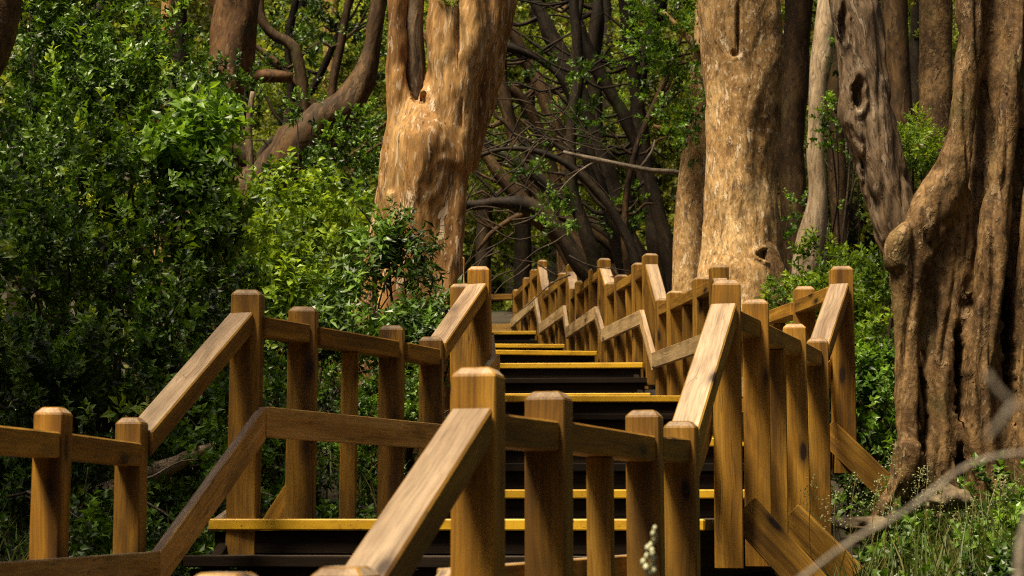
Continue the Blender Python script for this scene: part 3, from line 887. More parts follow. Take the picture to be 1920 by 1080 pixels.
leaners_made = []
def bg_tree(name, label, pts, Y, mat, seed, cat='tree', group=None, crown=None, cmat=None, lump=0.2, extra=(), seg=16, ckw=None):
    p = pix(pts, Y)
    g0 = gz(p[0].x, p[0].y)
    if p[0].z > g0 + .05:
        dx = (p[0].x - p[1].x) * .35
        p = [Vector((p[0].x + dx, p[0].y, g0 - .15, p[0][3] * 1.25))] + p
    t = thing(name, Vector((p[0].x, p[0].y, min(p[0].z, gz(p[0].x, p[0].y)))), label, cat, group)
    leaners_made.append(t)
    simple_trunk('trunk', p, mat, t, seg, lump, seed=seed, step=.1, extra=[pix(e, Y) for e in extra])
    if crown: leaf_cloud('crown', crown, cmat or LEAF_FAR, t, seed * 7 + 3, **(ckw or CROWN))
    return t

bg_tree('reddish_tree', 'reddish slim trunk between the pale thin trunk and the grey hollow trunk', [(1580, 700, 20), (1577, 460, 17), (1571, 350, 17), (1566, 200, 19), (1574, 50, 21), (1580, -100, 18), (1580, -260, 16)], 20.5, BARK_RED, 61)
bg_tree('reddish_tree', 'thick rough reddish trunk rising behind the many-stemmed tree at right', [(1778, 520, 46), (1764, 340, 42), (1755, 250, 37), (1757, 150, 33), (1757, 40, 34), (1757, -100, 34), (1757, -300, 32)], 13.2, BARK_BROWN, 62, crown=crown_above((3.2, 14), 7.5, 2.0, 5, 62), lump=.3, seg=24)
bg_tree('dark_tree', 'dark brown trunk in shade between the grey hollow trunk and the reddish one', [(1668, 640, 26), (1680, 400, 24), (1686, 200, 25), (1676, 0, 25), (1670, -200, 24)], 17.5, BARK_RED, 63)
bg_tree('dark_tree', 'dark trunk in shade immediately right of the broad tan trunk', [(1500, 640, 24), (1490, 420, 24), (1484, 260, 26), (1492, 100, 26), (1500, -60, 28), (1505, -250, 24)], 21.0, BARK_RED, 64, crown=crown_above((3.2, 22), 11, 2.4, 5, 64))

# --- grey hollow tree leaning left
Y4 = 11.7
p = pix([(1815, 930, 60), (1770, 760, 56), (1735, 600, 46), (1708, 490, 42), (1677, 400, 44), (1655, 320, 45), (1637, 250, 48), (1625, 180, 46), (1616, 100, 46), (1604, 20, 46), (1596, -60, 44), (1580, -260, 40)], Y4)
t = thing('hollow_tree', Vector((p[0].x, p[0].y, gz(p[0].x, p[0].y))), 'grey weathered trunk leaning left with a dark hollow knot, at right', 'tree')
fused_trunk('trunk', [p, pix([(1640, 300, 26), (1606, 240, 26), (1590, 214, 22), (1600, 160, 24), (1606, 90, 24)], Y4, -.06), pix([(1618, 110, 20), (1590, 60, 24), (1580, 0, 24), (1572, -80, 22)], Y4, -.04)],
   BARK_GREY, t, 0.018, 3, 0.022, seed=3.0, groove=0.02, fine=.012,
   dents=[(at(1612, 172, Y4 - .18), (.034, .1), .085, .022), (at(1584, 40, Y4 - .15), (.025, .13), .07, .01), (at(1625, 300, Y4 - .15), (.012, .25), .04, 0)])
simple_trunk('dead_limb', pix([(1672, 268, 3), (1684, 300, 7), (1698, 345, 11), (1706, 400, 13), (1704, 470, 14)], Y4 + .25), TWIG, t, 12, .3, seed=8)
leaf_cloud('crown', crown_above((p[-1].x - .3, Y4 + .6), 6.6, 1.3, 4, 51), LEAF_FAR, t, 51, **CROWN)

# --- massive many-stemmed tree at right
Y5 = 10.6
P5 = [
 pix([(1822, 1040, 135), (1826, 900, 122), (1832, 700, 112), (1846, 520, 100), (1872, 380, 76, Y5 - .06), (1886, 220, 64, Y5 - .12), (1890, 60, 60, Y5 - .14), (1896, -120, 56, Y5 - .14)], Y5, .29),
 pix([(1672, 1020, 36), (1696, 900, 32), (1702, 800, 30), (1700, 700, 28), (1698, 600, 28), (1702, 530, 33), (1714, 470, 38), (1745, 405, 40), (1775, 345, 37), (1795, 285, 32), (1806, 210, 30), (1815, 110, 30), (1822, 0, 30), (1830, -180, 29)], Y5),
 pix([(1684, 505, 20), (1686, 472, 27), (1704, 440, 28), (1720, 425, 24)], Y5, -.05),
 pix([(1762, 1000, 36), (1758, 890, 33), (1764, 780, 30), (1762, 690, 30), (1776, 600, 28), (1793, 510, 25), (1800, 430, 22), (1800, 350, 20)], Y5, .04),
 pix([(1850, 1040, 44), (1846, 900, 36), (1834, 780, 30), (1838, 680, 30), (1850, 580, 29), (1860, 490, 28), (1868, 400, 27), (1880, 300, 27), (1896, 200, 28), (1910, 90, 25), (1922, -80, 24)], Y5, -.08),
 pix([(1838, 420, 13), (1842, 330, 15), (1850, 230, 17), (1858, 130, 18), (1868, 40, 20), (1872, -120, 20)], Y5, .12),
 pix([(1940, 1040, 56), (1926, 860, 44), (1924, 700, 40), (1934, 560, 38), (1944, 400, 38), (1956, 200, 40), (1968, 0, 40), (1975, -150, 40)], Y5, -.02),
 pix([(1728, 660, 16), (1740, 590, 22), (1756, 520, 30), (1770, 450, 32)], Y5, .08),
 pix([(1800, 700, 18), (1812, 620, 18), (1824, 540, 16), (1830, 470, 14)], Y5, .12),
 pix([(1630, 1010, 18), (1660, 955, 22), (1690, 895, 26), (1704, 830, 26)], Y5, -.1)]
t = thing('buttressed_tree', Vector((P5[0][0].x, P5[0][0].y, gz(P5[0][0].x, P5[0][0].y))), 'massive many-stemmed fluted brown tree at the right edge', 'tree')
fused_trunk('trunk', P5, BARK_BROWN, t, 0.017, 6, 0.03, seed=4.0, groove=0.032, fine=.011,
   dents=[(at(1800, 700, Y5), (.03, .3), .3, 0), (at(1888, 640, Y5), (.025, .5), .3, 0), (at(1730, 770, Y5), (.028, .26), .3, 0.0), (at(1802, 880, Y5), (.025, .15), .25, 0)])
leaf_cloud('crown', crown_above((2.1, 8.0), 6.6, 1.1, 6, 52), LEAF_FAR, t, 52, **CROWN)  # unseen crown, offset toward the sun to shade this trunk

# --- left side trunks
bg_tree('dark_red_tree', 'thick dark red trunk behind the bushes in the upper left', [(392, 700, 62), (400, 420, 50), (405, 330, 44), (416, 240, 42), (430, 150, 42), (440, 60, 46), (448, -40, 46), (458, -240, 44)], 17.6, BARK_WARM, 71,
   seg=26, extra=[[(452, 150, 16), (500, 142, 14), (548, 146, 10)], [(440, 60, 20), (400, -20, 18), (370, -120, 16)]])
bg_tree('leaning_tree', 'big brown trunk leaning right at a steep angle, left of the cinnamon tree', [(330, 560, 54), (400, 430, 44), (452, 384, 44), (505, 332, 48), (560, 278, 48), (616, 226, 46), (664, 176, 38), (690, 112, 27), (701, 50, 22), (708, 0, 21), (716, -120, 20), (725, -260, 18)], 16.2, BARK_RED, 72,
   seg=30, lump=.55, extra=[[(545, 296, 18), (600, 282, 14), (632, 268, 8)], [(500, 330, 16), (430, 270, 20), (380, 255, 18)], [(640, 200, 12), (680, 168, 14), (700, 150, 10)]])
bg_tree('vine_stem', 'thin grey upright stem crossing in front of the leaning trunk', [(458, 440, 10), (462, 380, 8), (470, 330, 7), (466, 250, 7), (470, 200, 6), (474, 172, 5)], 15.4, BARK_GREY, 73, cat='stem', seg=8)
bg_tree('curved_tree', 'thin dark tree bending in an arc between the dark red trunk and leaning trunk', [(585, 330, 8), (575, 250, 9), (568, 170, 12), (552, 90, 12), (520, 70, 11), (492, 40, 10), (486, -20, 9), (480, -120, 9)], 19.5, BARK_RED, 74, seg=10)
bg_tree('bright_tree', 'slim orange sunlit trunk at the top left behind the bushes', [(300, 500, 16), (306, 300, 14), (312, 120, 12), (314, 40, 12), (318, -60, 11), (322, -200, 10)], 20.5, BARK_CINN, 75)
bg_tree('dark_tree', 'dark upright trunk behind the sunlit slim trunk in the upper left', [(345, 500, 30), (345, 250, 24), (330, 80, 24), (334, -60, 24), (340, -240, 22)], 22.5, BARK_DARK, 76, crown=crown_above((-4.3, 22.5), 12, 1.7, 4, 76))  # unseen crown added to darken and dapple the forest behind
bg_tree('near_tree', 'grey brown trunk cut off by the top left corner', [(-220, 600, 60), (-110, 250, 46), (-22, 110, 34), (0, 30, 34), (4, -60, 36), (0, -300, 34)], 10.5, BARK_BROWN, 77, crown=crown_above((-4.7, 7.7), 6.0, 1.8, 16, 77), seg=24)  # its crown is out of view, placed to shade the lower left bush
bg_tree('leaning_tree', 'dark limb-like trunk slanting behind the left bushes near the top', [(60, 160, 20), (120, 80, 18), (190, 20, 18), (260, -40, 16), (340, -140, 14)], 14.0, BARK_DARK, 78, seg=14)

# --- tangle of dark leaning trunks behind the stairs
G = 'dark leaning trunks behind the stairs'
leaners = [
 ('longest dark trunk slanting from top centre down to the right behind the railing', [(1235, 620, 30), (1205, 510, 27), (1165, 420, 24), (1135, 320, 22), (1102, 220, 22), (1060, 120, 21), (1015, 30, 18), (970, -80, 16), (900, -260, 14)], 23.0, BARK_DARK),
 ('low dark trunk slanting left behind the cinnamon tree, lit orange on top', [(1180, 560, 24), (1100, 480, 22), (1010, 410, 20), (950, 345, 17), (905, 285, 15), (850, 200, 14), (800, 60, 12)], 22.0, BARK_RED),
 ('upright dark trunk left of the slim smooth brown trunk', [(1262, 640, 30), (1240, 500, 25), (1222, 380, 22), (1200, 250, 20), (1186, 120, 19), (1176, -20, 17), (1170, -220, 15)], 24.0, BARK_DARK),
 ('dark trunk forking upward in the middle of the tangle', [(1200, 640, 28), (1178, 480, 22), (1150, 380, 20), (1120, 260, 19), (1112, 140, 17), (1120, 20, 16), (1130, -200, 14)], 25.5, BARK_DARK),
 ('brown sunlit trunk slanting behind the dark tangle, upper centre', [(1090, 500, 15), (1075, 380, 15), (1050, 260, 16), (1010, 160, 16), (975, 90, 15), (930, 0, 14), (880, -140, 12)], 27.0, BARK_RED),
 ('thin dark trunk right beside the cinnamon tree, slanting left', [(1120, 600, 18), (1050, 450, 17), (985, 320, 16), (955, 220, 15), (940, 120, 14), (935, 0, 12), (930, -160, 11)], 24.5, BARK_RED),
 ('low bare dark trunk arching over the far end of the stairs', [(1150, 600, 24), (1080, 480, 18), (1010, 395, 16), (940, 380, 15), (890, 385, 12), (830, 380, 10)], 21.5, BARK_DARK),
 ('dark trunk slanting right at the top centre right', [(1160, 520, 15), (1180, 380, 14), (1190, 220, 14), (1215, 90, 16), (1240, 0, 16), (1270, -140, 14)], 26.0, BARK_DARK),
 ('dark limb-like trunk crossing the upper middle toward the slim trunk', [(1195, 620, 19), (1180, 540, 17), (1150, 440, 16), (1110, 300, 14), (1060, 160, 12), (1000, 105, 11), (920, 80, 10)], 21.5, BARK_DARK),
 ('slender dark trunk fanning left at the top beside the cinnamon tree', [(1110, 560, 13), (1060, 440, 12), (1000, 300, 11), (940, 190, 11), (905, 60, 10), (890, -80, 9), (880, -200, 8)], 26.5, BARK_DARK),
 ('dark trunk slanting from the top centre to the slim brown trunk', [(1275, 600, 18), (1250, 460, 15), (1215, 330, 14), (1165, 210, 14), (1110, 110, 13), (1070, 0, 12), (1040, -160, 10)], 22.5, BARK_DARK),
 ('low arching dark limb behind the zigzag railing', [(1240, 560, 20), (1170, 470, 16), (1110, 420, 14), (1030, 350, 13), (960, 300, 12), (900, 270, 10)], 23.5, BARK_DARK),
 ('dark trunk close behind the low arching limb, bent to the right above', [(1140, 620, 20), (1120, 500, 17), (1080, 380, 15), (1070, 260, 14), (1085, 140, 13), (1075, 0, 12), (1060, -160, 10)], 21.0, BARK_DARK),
 ('thin trunk with orange bark among the dark tangle left of centre', [(1080, 560, 12), (1060, 420, 12), (1030, 300, 12), (990, 200, 11), (950, 160, 10), (900, 130, 8)], 25.0, BARK_RED),
]
SHADE_CROWN = {0: ((1.0, 20.8), 9.4, 1.5), 2: ((2.4, 22.0), 9.8, 1.8), 4: ((.9, 23.8), 10.4, 1.6), 7: ((2.7, 20.2), 9.8, 1.6), 3: ((.9, 26.0), 10.8, 1.8), 6: ((2.7, 24.6), 10.0, 1.8)}  # unseen crowns added where their shade keeps the thicket dark
rnd = random.Random(5)
for i, (lab, pts, Y, m) in enumerate(leaners):
    pts = [(a, b_, c * .8) for a, b_, c in pts]
    ex = []
    for q in range(9):
        a = pts[rnd.randrange(2, len(pts) - 1)]
        dx, dy = rnd.choice((-1, -1, 1)) * rnd.uniform(50, 120), rnd.uniform(-70, 30)
        ex.append([(a[0], a[1], a[2] * .4), (a[0] + dx * .4, a[1] + dy * .6 + 12, a[2] * .26), (a[0] + dx * .8 + rnd.uniform(-9, 9), a[1] + dy * .8 + rnd.uniform(-14, 9), a[2] * .18), (a[0] + dx * 1.3, a[1] + dy * 1.4, a[2] * .07)])
    e = at(pts[-1][0], pts[-1][1], Y) if pts[-1][1] < 0 else at(pts[0][0], pts[0][1], Y)
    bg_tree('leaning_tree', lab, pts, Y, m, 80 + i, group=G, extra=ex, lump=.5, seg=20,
            crown=(crown_above(*SHADE_CROWN[i], 7, 80 + i) if i in SHADE_CROWN else None))
    lb = [blob(a[0] + rnd.uniform(-40, 40), a[1] + rnd.uniform(-40, 40), Y - .4, rnd.uniform(.14, .26)) for a in pts[1:6] if a[1] < 470 and rnd.random() < .33]
    if lb: leaf_cloud('leaves', lb, LEAF_DARK if i % 3 else LEAF_MID, leaners_made[-1], 700 + i, dens=900, L=.16, ll=.07, lw=.022, n=11, thr=0)

G2 = 'thin dark trees deep behind the big trunks'
for i, (lab, pts, Y) in enumerate([
 ('thin dark tree just left of the cinnamon trunk, fanning branches at the top', [(640, 420, 10), (632, 300, 9), (622, 180, 8), (640, 80, 7), (660, -40, 6), (668, -160, 5)], 23.0),
 ('thin dark tree midway between the dark red trunk and the cinnamon trunk', [(520, 400, 9), (528, 280, 8), (545, 190, 8), (540, 80, 7), (560, -30, 6), (566, -160, 5)], 24.0),
 ('thin dark tree leaning left across the upper middle left', [(690, 400, 10), (640, 300, 9), (590, 200, 8), (530, 130, 7), (470, 80, 6), (420, 50, 4)], 22.0),
 ('thin arching dark tree curving left high over the far end of the stairs', [(1200, 520, 10), (1150, 400, 9), (1080, 320, 8), (1010, 285, 7), (940, 280, 5), (880, 300, 3)], 20.5),
 ('thin dark tree arching far left, low through the tangle toward the cinnamon trunk', [(1215, 560, 10), (1140, 460, 9), (1060, 410, 8), (990, 400, 7), (930, 430, 5), (895, 470, 3)], 22.0),
 ('thin dark tree rising in a bow through the middle of the tangle', [(1190, 520, 9), (1140, 400, 8), (1090, 270, 7), (1075, 130, 6), (1090, 0, 5), (1110, -120, 4)], 21.0),
 ('thin dark tree bending toward the slim smooth brown trunk', [(1180, 540, 9), (1172, 400, 8), (1190, 290, 7), (1230, 190, 6), (1260, 120, 5), (1280, 60, 3)], 20.8),
 ('thin dark tree leaning right behind the arc-bent tree', [(480, 330, 9), (540, 240, 8), (600, 140, 7), (640, 50, 6), (680, -60, 5), (700, -150, 4)], 25.0)]):
    ex = []
    for q in range(8):
        a = pts[rnd.randrange(1, len(pts) - 1)]
        dx, dy = rnd.choice((-1, 1)) * rnd.uniform(40, 90), rnd.uniform(-80, 10)
        ex.append([(a[0], a[1], a[2] * .6), (a[0] + dx * .4, a[1] + dy * .4 + 6, a[2] * .4), (a[0] + dx * .8, a[1] + dy * .8 - 8, a[2] * .3), (a[0] + dx * 1.3, a[1] + dy * 1.4, a[2] * .12)])
    bg_tree('thin_tree', lab, pts, Y, BARK_DARK if i % 2 else BARK_RED, 140 + i, group=G2, extra=ex, lump=.3, seg=10,
            crown=None if pts[0][0] > 850 else [blob(pts[3][0] + 20, pts[3][1], Y, .5), blob(pts[4][0] - 20, pts[4][1], Y, .5)], cmat=LEAF_DARK, ckw=dict(dens=500, L=.2, ll=.08, lw=.025, n=11, thr=.1))

# bare grey branch in front of them
b = pix([(1056, 285, 3), (1100, 296, 4), (1160, 308, 4.5), (1220, 320, 5), (1262, 322, 5.5), (1300, 330, 6)], 18.3)
bo = simple_trunk('bare_branch', b, TWIG, None, 8, .3, seed=3, extra=[pix([(1200, 316, 3), (1222, 285, 2.4), (1228, 262, 1.6)], 18.3), pix([(1120, 300, 2.5), (1085, 322, 2), (1060, 345, 1.5), (1040, 370, 1)], 18.3)])
tag(bo, 'bare grey branch reaching level from the slim brown trunk toward the dark tangle', 'branch')
# tangle of bare twigs right of the cinnamon tree
rnd = random.Random(9)
bm = bmesh.new()
for i in range(40):
    x, y = rnd.uniform(890, 1080), rnd.uniform(190, 520)
    a = rnd.uniform(-.9, .9) + (math.pi if rnd.random() < .6 else 0)
    pts = []
    for k in range(6):
        pts.append((x, y, max(.5, 1.9 - k * .3)))
        a += rnd.uniform(-.5, .5)
        x += math.cos(a) * 28; y += math.sin(a) * 28 + 4
    tube(pix(pts, rnd.uniform(18.5, 20)), 5, .15, 0, 3, 0, 5, i, bm)
o = finish('bare_twigs', bm, STEM, None, Matrix.Translation(at(980, 520, 19)))
tag(o, 'tangle of thin bare grey twigs between the cinnamon tree and dark trunks', 'twigs', kind='stuff')

# ------------------------------------------------------------------ shrubs
FINE = dict(dens=2300, L=.14, ll=.057, lw=.016, n=13, cfreq=3.4, thr=.1, tvar=.26, clump=1.5)
shrub('dense_bush', 'dark dense bush filling the lower left behind the nearest posts',
  [blob(60, 600, 9.8, .42), blob(200, 640, 10.0, .42), blob(330, 640, 10.4, .36), blob(110, 760, 9.5, .42), blob(260, 790, 9.9, .38), blob(380, 720, 10.6, .3), blob(20, 480, 10, .38), blob(-40, 640, 10.4, .4), blob(-30, 760, 10, .4), blob(60, 700, 10.6, .4)], LEAF_DARK, 101, **FINE)
shrub('dense_bush', 'glossy mid-green bush at the left edge, halfway up the picture',
  [blob(40, 380, 10.6, .4), blob(160, 400, 10.8, .42), blob(280, 440, 11, .42), blob(90, 270, 11, .42), blob(370, 500, 11.2, .3), blob(240, 330, 11.2, .38), blob(200, 520, 10.6, .36)], LEAF_DARK, 102, tbias=.12, **FINE)
shrub('dense_bush', 'tall dark glossy bush in the upper left corner area',
  [blob(60, 140, 12.2, .5), blob(180, 190, 12.2, .5), blob(110, 20, 12.8, .5), blob(230, 80, 13.2, .5), blob(290, 210, 12.2, .4), blob(20, -60, 12.5, .5)], LEAF_DARK, 103, tbias=.1, dens=2400, L=.14, ll=.055, lw=.016, n=13, cfreq=3.0, thr=-.03)
shrub('broadleaf_sapling', 'bright green broad-leaved sapling overlapping the dark red trunk at left',
  [blob(335, 160, 11.3, .2), blob(330, 240, 11.3, .26), blob(390, 310, 11.3, .3), blob(330, 330, 11.2, .3), blob(420, 280, 11.5, .14), blob(370, 400, 11.3, .28)], LEAF_MID, 104, cat='sapling', dens=1300, L=.16, ll=.095, lw=.03, n=9, cfreq=3.5, thr=0.02, tbias=.2, spread=1.25, upb=.7)
shrub('hanging_foliage_bush', 'bright narrow-leaved spray hanging at the top left before dark trunks',
  [blob(255, 45, 13.2, .18), blob(270, 120, 13.1, .18), blob(240, -30, 13.3, .22)], LEAF_MID, 105, dens=2200, L=.16, ll=.07, lw=.016, n=10, thr=0, tbias=.2, upb=-.6)
shrub('sunlit_shrub', 'sunlit yellow-green shrub between the left bushes and the cinnamon tree',
  [blob(470, 440, 13, .36), blob(555, 420, 13.6, .36), blob(440, 530, 12.6, .36), blob(560, 520, 12.9, .38), blob(640, 500, 13.8, .32), blob(500, 600, 12.4, .32), blob(610, 430, 14.2, .3)], LEAF_BRIGHT, 106, dens=2200, L=.15, ll=.075, lw=.024, n=10, cfreq=3, thr=-.02, spread=1.2, upb=.7)
shrub('glossy_shrub', 'small-leaved glossy shrub beside the left edge of the cinnamon trunk',
  [blob(650, 330, 14.6, .32), blob(690, 270, 15, .28), blob(620, 400, 14.6, .3), blob(680, 400, 14.4, .26)], LEAF_DARK, 107, dens=2400, L=.12, ll=.05, lw=.018, n=13, thr=-.02, tbias=.12)
shrub('lance_leaved_shrub', 'narrow-leaved shrub with long pointed leaves at the foot of the cinnamon tree',
  [blob(735, 440, 12.7, .16), blob(700, 520, 12.6, .2), blob(775, 480, 12.7, .13), blob(740, 590, 12.5, .3), blob(830, 600, 12.4, .16), blob(660, 610, 12.4, .26), blob(800, 640, 12.3, .24)], LEAF_DARK, 108, dens=2200, L=.14, ll=.105, lw=.014, n=11, droop=.3, thr=-.05, tbias=-.05, spread=1.3)
shrub('small_leaved_bush', 'small-leaved bush seen through the left railing of the second landing',
  [blob(700, 840, 11.4, .28), blob(640, 760, 11.7, .28), blob(560, 720, 11.6, .3), blob(760, 760, 11.8, .24), blob(620, 900, 11.0, .22), blob(820, 800, 12, .2)], LEAF_DARK, 109, dens=3000, L=.11, ll=.04, lw=.015, n=13, thr=-.08, tbias=.12)
shrub('low_green_bush', 'low fresh green bush behind the sloping left handrail',
  [blob(340, 850, 9.6, .22), blob(420, 800, 10.2, .26), blob(500, 790, 10.6, .24), blob(400, 640, 11.2, .26), blob(460, 700, 11.2, .26), blob(500, 880, 10.2, .18)], LEAF_MID, 110, dens=2400, L=.13, ll=.055, lw=.017, n=10, thr=0.0)
shrub('fern_green_bush', 'bright green bush behind the tall right-hand post',
  [blob(1560, 520, 14, .3), blob(1620, 560, 13.6, .34), blob(1500, 530, 15, .28), blob(1640, 660, 12.9, .32), blob(1560, 620, 14, .3)], LEAF_BRIGHT, 111, dens=2600, L=.13, ll=.06, lw=.017, n=11, thr=-.02, tbias=-.05)
shrub('low_green_bush', 'mid-green bush between the right railing and the massive tree base',
  [blob(1620, 760, 12.4, .28), blob(1650, 840, 11.9, .22), blob(1600, 700, 12.8, .26), blob(1660, 720, 12.6, .2)], LEAF_MID, 112, dens=3000, L=.12, ll=.06, lw=.02, n=10, thr=-.04, spread=1.2, upb=.7)
shrub('fresh_sprig_bush', 'small bright green sprig between the grey hollow trunk and reddish trunk',
  [blob(1716, 280, 12.8, .14), blob(1712, 330, 12.8, .12), blob(1725, 250, 12.9, .1)], LEAF_BRIGHT, 113, dens=5000, L=.1, ll=.045, lw=.011, n=11, thr=-.1)
shrub('climbing_shrub', 'leafy climber on the pale and reddish trunks right of the tan tree',
  [blob(1580, 230, 18.6, .26), blob(1570, 420, 18.8, .26), blob(1590, 120, 19, .24), blob(1600, 330, 19, .2), blob(1500, 400, 20, .3)], LEAF_MID, 114, dens=1600, L=.13, ll=.055, lw=.018, n=11, thr=.02)
shrub('clinging_bush', 'dark leafy growth clinging to the dark red trunk upper left',
  [blob(415, 165, 17.1, .3), blob(455, 185, 17.1, .22), blob(390, 200, 17, .22)], LEAF_DARK, 115, dens=2200, L=.13, ll=.055, lw=.018, n=12, thr=-.05)

shrub('clinging_bush', 'dark leafy sprays growing in front of the big leaning trunk',
  [blob(575, 215, 15.7, .13), blob(655, 265, 15.4, .22), blob(480, 310, 15.6, .16)], LEAF_DARK, 116, dens=1700, L=.15, ll=.06, lw=.018, n=12, thr=.0)

# --- middle distance: lit leafy trees filling the gaps
FARK = dict(dens=620, L=.26, ll=.1, lw=.032, n=12, cfreq=1.6, thr=.07, clump=1.1, tvar=.24, tbias=.12)
GB = 'leafy trees deep in the forest'
rnd = random.Random(21)
spots = [(420, 30), (520, 27), (600, 33), (680, 29), (900, 34), (980, 31), (1060, 36), (1140, 33), (1230, 31), (1500, 30), (1600, 28), (1700, 29), (300, 28), (180, 27), (1830, 30), (1340, 36), (800, 36)]
for i, (px, Y) in enumerate(spots):
    b0 = at(px, 480, Y)
    gy = gz(b0.x, Y)
    bl = []
    for q in range(7):
        py = rnd.uniform(-80, 480)
        bl.append(blob(px + rnd.uniform(-70, 70), py, Y + rnd.uniform(-1, 1), rnd.uniform(.55, 1.0)))
    t = thing('forest_tree', Vector((b0.x, Y, gy)), 'leafy olive green tree deep in the background forest', 'tree', GB)
    top = at(px + rnd.uniform(-60, 60), -160, Y)
    mid = Vector((b0.x, Y, gy)).lerp(top, .5) + Vector((rnd.uniform(-.4, .4), 0, 0))
    simple_trunk('trunk', [Vector((b0.x, Y, gy - .2, .16)), Vector((*mid, .13)), Vector((*top, .1))], BARK_DARK if i % 3 else BARK_CINN, t, 10, .25, seed=i, step=.3)
    leaf_cloud('crown', bl, LEAF_SUN if i % 2 else LEAF_FAR, t, 200 + i, **FARK)

# far wood that reads as one mass
bl = []
for i in range(70):
    px, py = rnd.uniform(-100, 2020), rnd.uniform(-120, 520)
    bl.append(blob(px, py, rnd.uniform(42, 52), rnd.uniform(1.4, 2.4)))
o = leaf_cloud('far_forest', bl, LEAF_SUN, None, 400, dens=130, L=.5, ll=.22, lw=.07, n=12, cfreq=.8, thr=-.1)
tag(o, 'far mass of olive green forest behind the trunks', 'forest', kind='stuff')

# unseen forest ring added around the viewpoint, blocking low sky to deepen shade
bl = []
rnd = random.Random(90)
for i in range(110):
    a = rnd.uniform(math.radians(75), math.radians(285))
    rr = rnd.uniform(11, 15)
    bl.append(((math.sin(a) * rr, math.cos(a) * rr + 3, rnd.uniform(-2, 9.5)), (2.3, 2.3, 2.0)))
for i in range(60):
    y = rnd.uniform(-2, 40); sd = rnd.choice((-1, 1))
    bl.append(((sd * (7.5 + .2 * y + rnd.uniform(0, 4)), y, rnd.uniform(-1, 8) + .15 * max(y, 0)), (2.2, 2.2, 2.0)))
o = leaf_cloud('unseen_forest_ring', bl, LEAF_FAR, None, 401, dens=75, L=.6, ll=.28, lw=.09, n=12, cfreq=.6, thr=-.3)
tag(o, 'unseen leafy ring around the clearing, added to block the low sky', 'forest', kind='stuff')

# ------------------------------------------------------------------ ground plants
def blades(name, spots, mat, seed, h=(.18, .4), w=.005, label=None):
    rng = np.random.default_rng(seed)
    V, T = [], []
    for (x, y, z, s) in spots:
        hh = rng.uniform(*h) * s
        a = rng.uniform(0, 6.28); lean = rng.uniform(.1, .75)
        d = np.array([math.cos(a), math.sin(a), 0]); sd = np.array([-d[1], d[0], 0])
        p = np.array([x, y, z - .02])
        ww = w * rng.uniform(.6, 1.4)
        row = []
        for k, t in enumerate((0, .35, .7, 1)):
            c = p + np.array([0, 0, hh * (t - .22 * lean * t * t)]) + d * hh * lean * t * t
            g = ww * (1 - t ** 2 * .92)
            row += [c - sd * g, c + sd * g]
        V.append(row); T.append(np.clip(rng.normal(.5, .2), 0, 1))
    V = np.array(V).reshape(-1, 3)
    q = np.array([[0, 1, 3, 2], [2, 3, 5, 4], [4, 5, 7, 6]])
    Fq = (np.arange(len(T))[:, None, None] * 8 + q[None]).reshape(-1, 4)
    o = V.mean(0)
    return link(name, np_mesh(name, V - o, Fq, np.repeat(np.array(T), 3)), mat, None, Matrix.Translation(Vector(o)))

rng = np.random.default_rng(77)
def scatter(n, x0, x1, y0, y1, s=1.0, clump=True):
    out = []
    while len(out) < n:
        x, y = rng.uniform(x0, x1), rng.uniform(y0, y1)
        cx = float(np.interp(y, [3, 6.9, 8, 10.3, 11.2, 30], [-.7, .65, 1.0, 1.75, 2.05, .6]))
        lx = float(np.interp(y, [3, 7.1, 8.4, 10.2, 11.2], [-1.9, -1.5, -1.25, -.5, -.3]))
        if lx - .1 < x < cx + .12: continue
        if clump and mnoise.noise(Vector((x * 1.6, y * 1.6, 4))) < rng.uniform(-.5, .5): continue
        out.append((x, y, gz(x, y), s))
    return out
g1 = blades('grass', scatter(5200, 1.2, 3.4, 7.6, 11.3, .85) + scatter(900, 1.2, 3.2, 7.8, 9.6, 1.45) + scatter(1900, -4.0, -.6, 7.8, 11.5) + scatter(900, -4.5, 4.5, 4, 7), GRASS, 5)
tag(g1, 'green grass growing on both sides of the timber stairs', 'grass', kind='stuff')

bl = []
for (x, y, z, s) in scatter(80, -5, -.5, 7.5, 14, clump=False) + scatter(60, -3.4, -.9, 8.0, 11, clump=False) + scatter(60, 1.8, 5, 8, 15, clump=False) + scatter(40, 1.3, 3.2, 8, 10.6, clump=False):
    bl.append(((x, y, z + .08), (.2, .2, .14)))
o = leaf_cloud('ground_cover', bl, LEAF_DARK, None, 500, dens=1400, L=.12, ll=.06, lw=.02, n=9, spread=1.2, upb=.8)
tag(o, 'low leafy ground cover under the bushes', 'ground cover', kind='stuff')
bl = []
for i in range(150):
    y = rng.uniform(14, 33); x = rng.uniform(-7, 9)
    cl = np.interp(y, [14, 30], [-.3, -1.7]); cr = np.interp(y, [14, 30], [1.8, .2])
    if cl - .3 < x < cr + .3: continue
    bl.append(((x, y, gz(x, y) + .2), (.5, .5, .35)))
o = leaf_cloud('undergrowth', bl, LEAF_FAR, None, 501, dens=420, L=.2, ll=.085, lw=.028, n=10, spread=1.2, upb=.8)
tag(o, 'leafy undergrowth covering the forest floor farther back', 'undergrowth', kind='stuff')

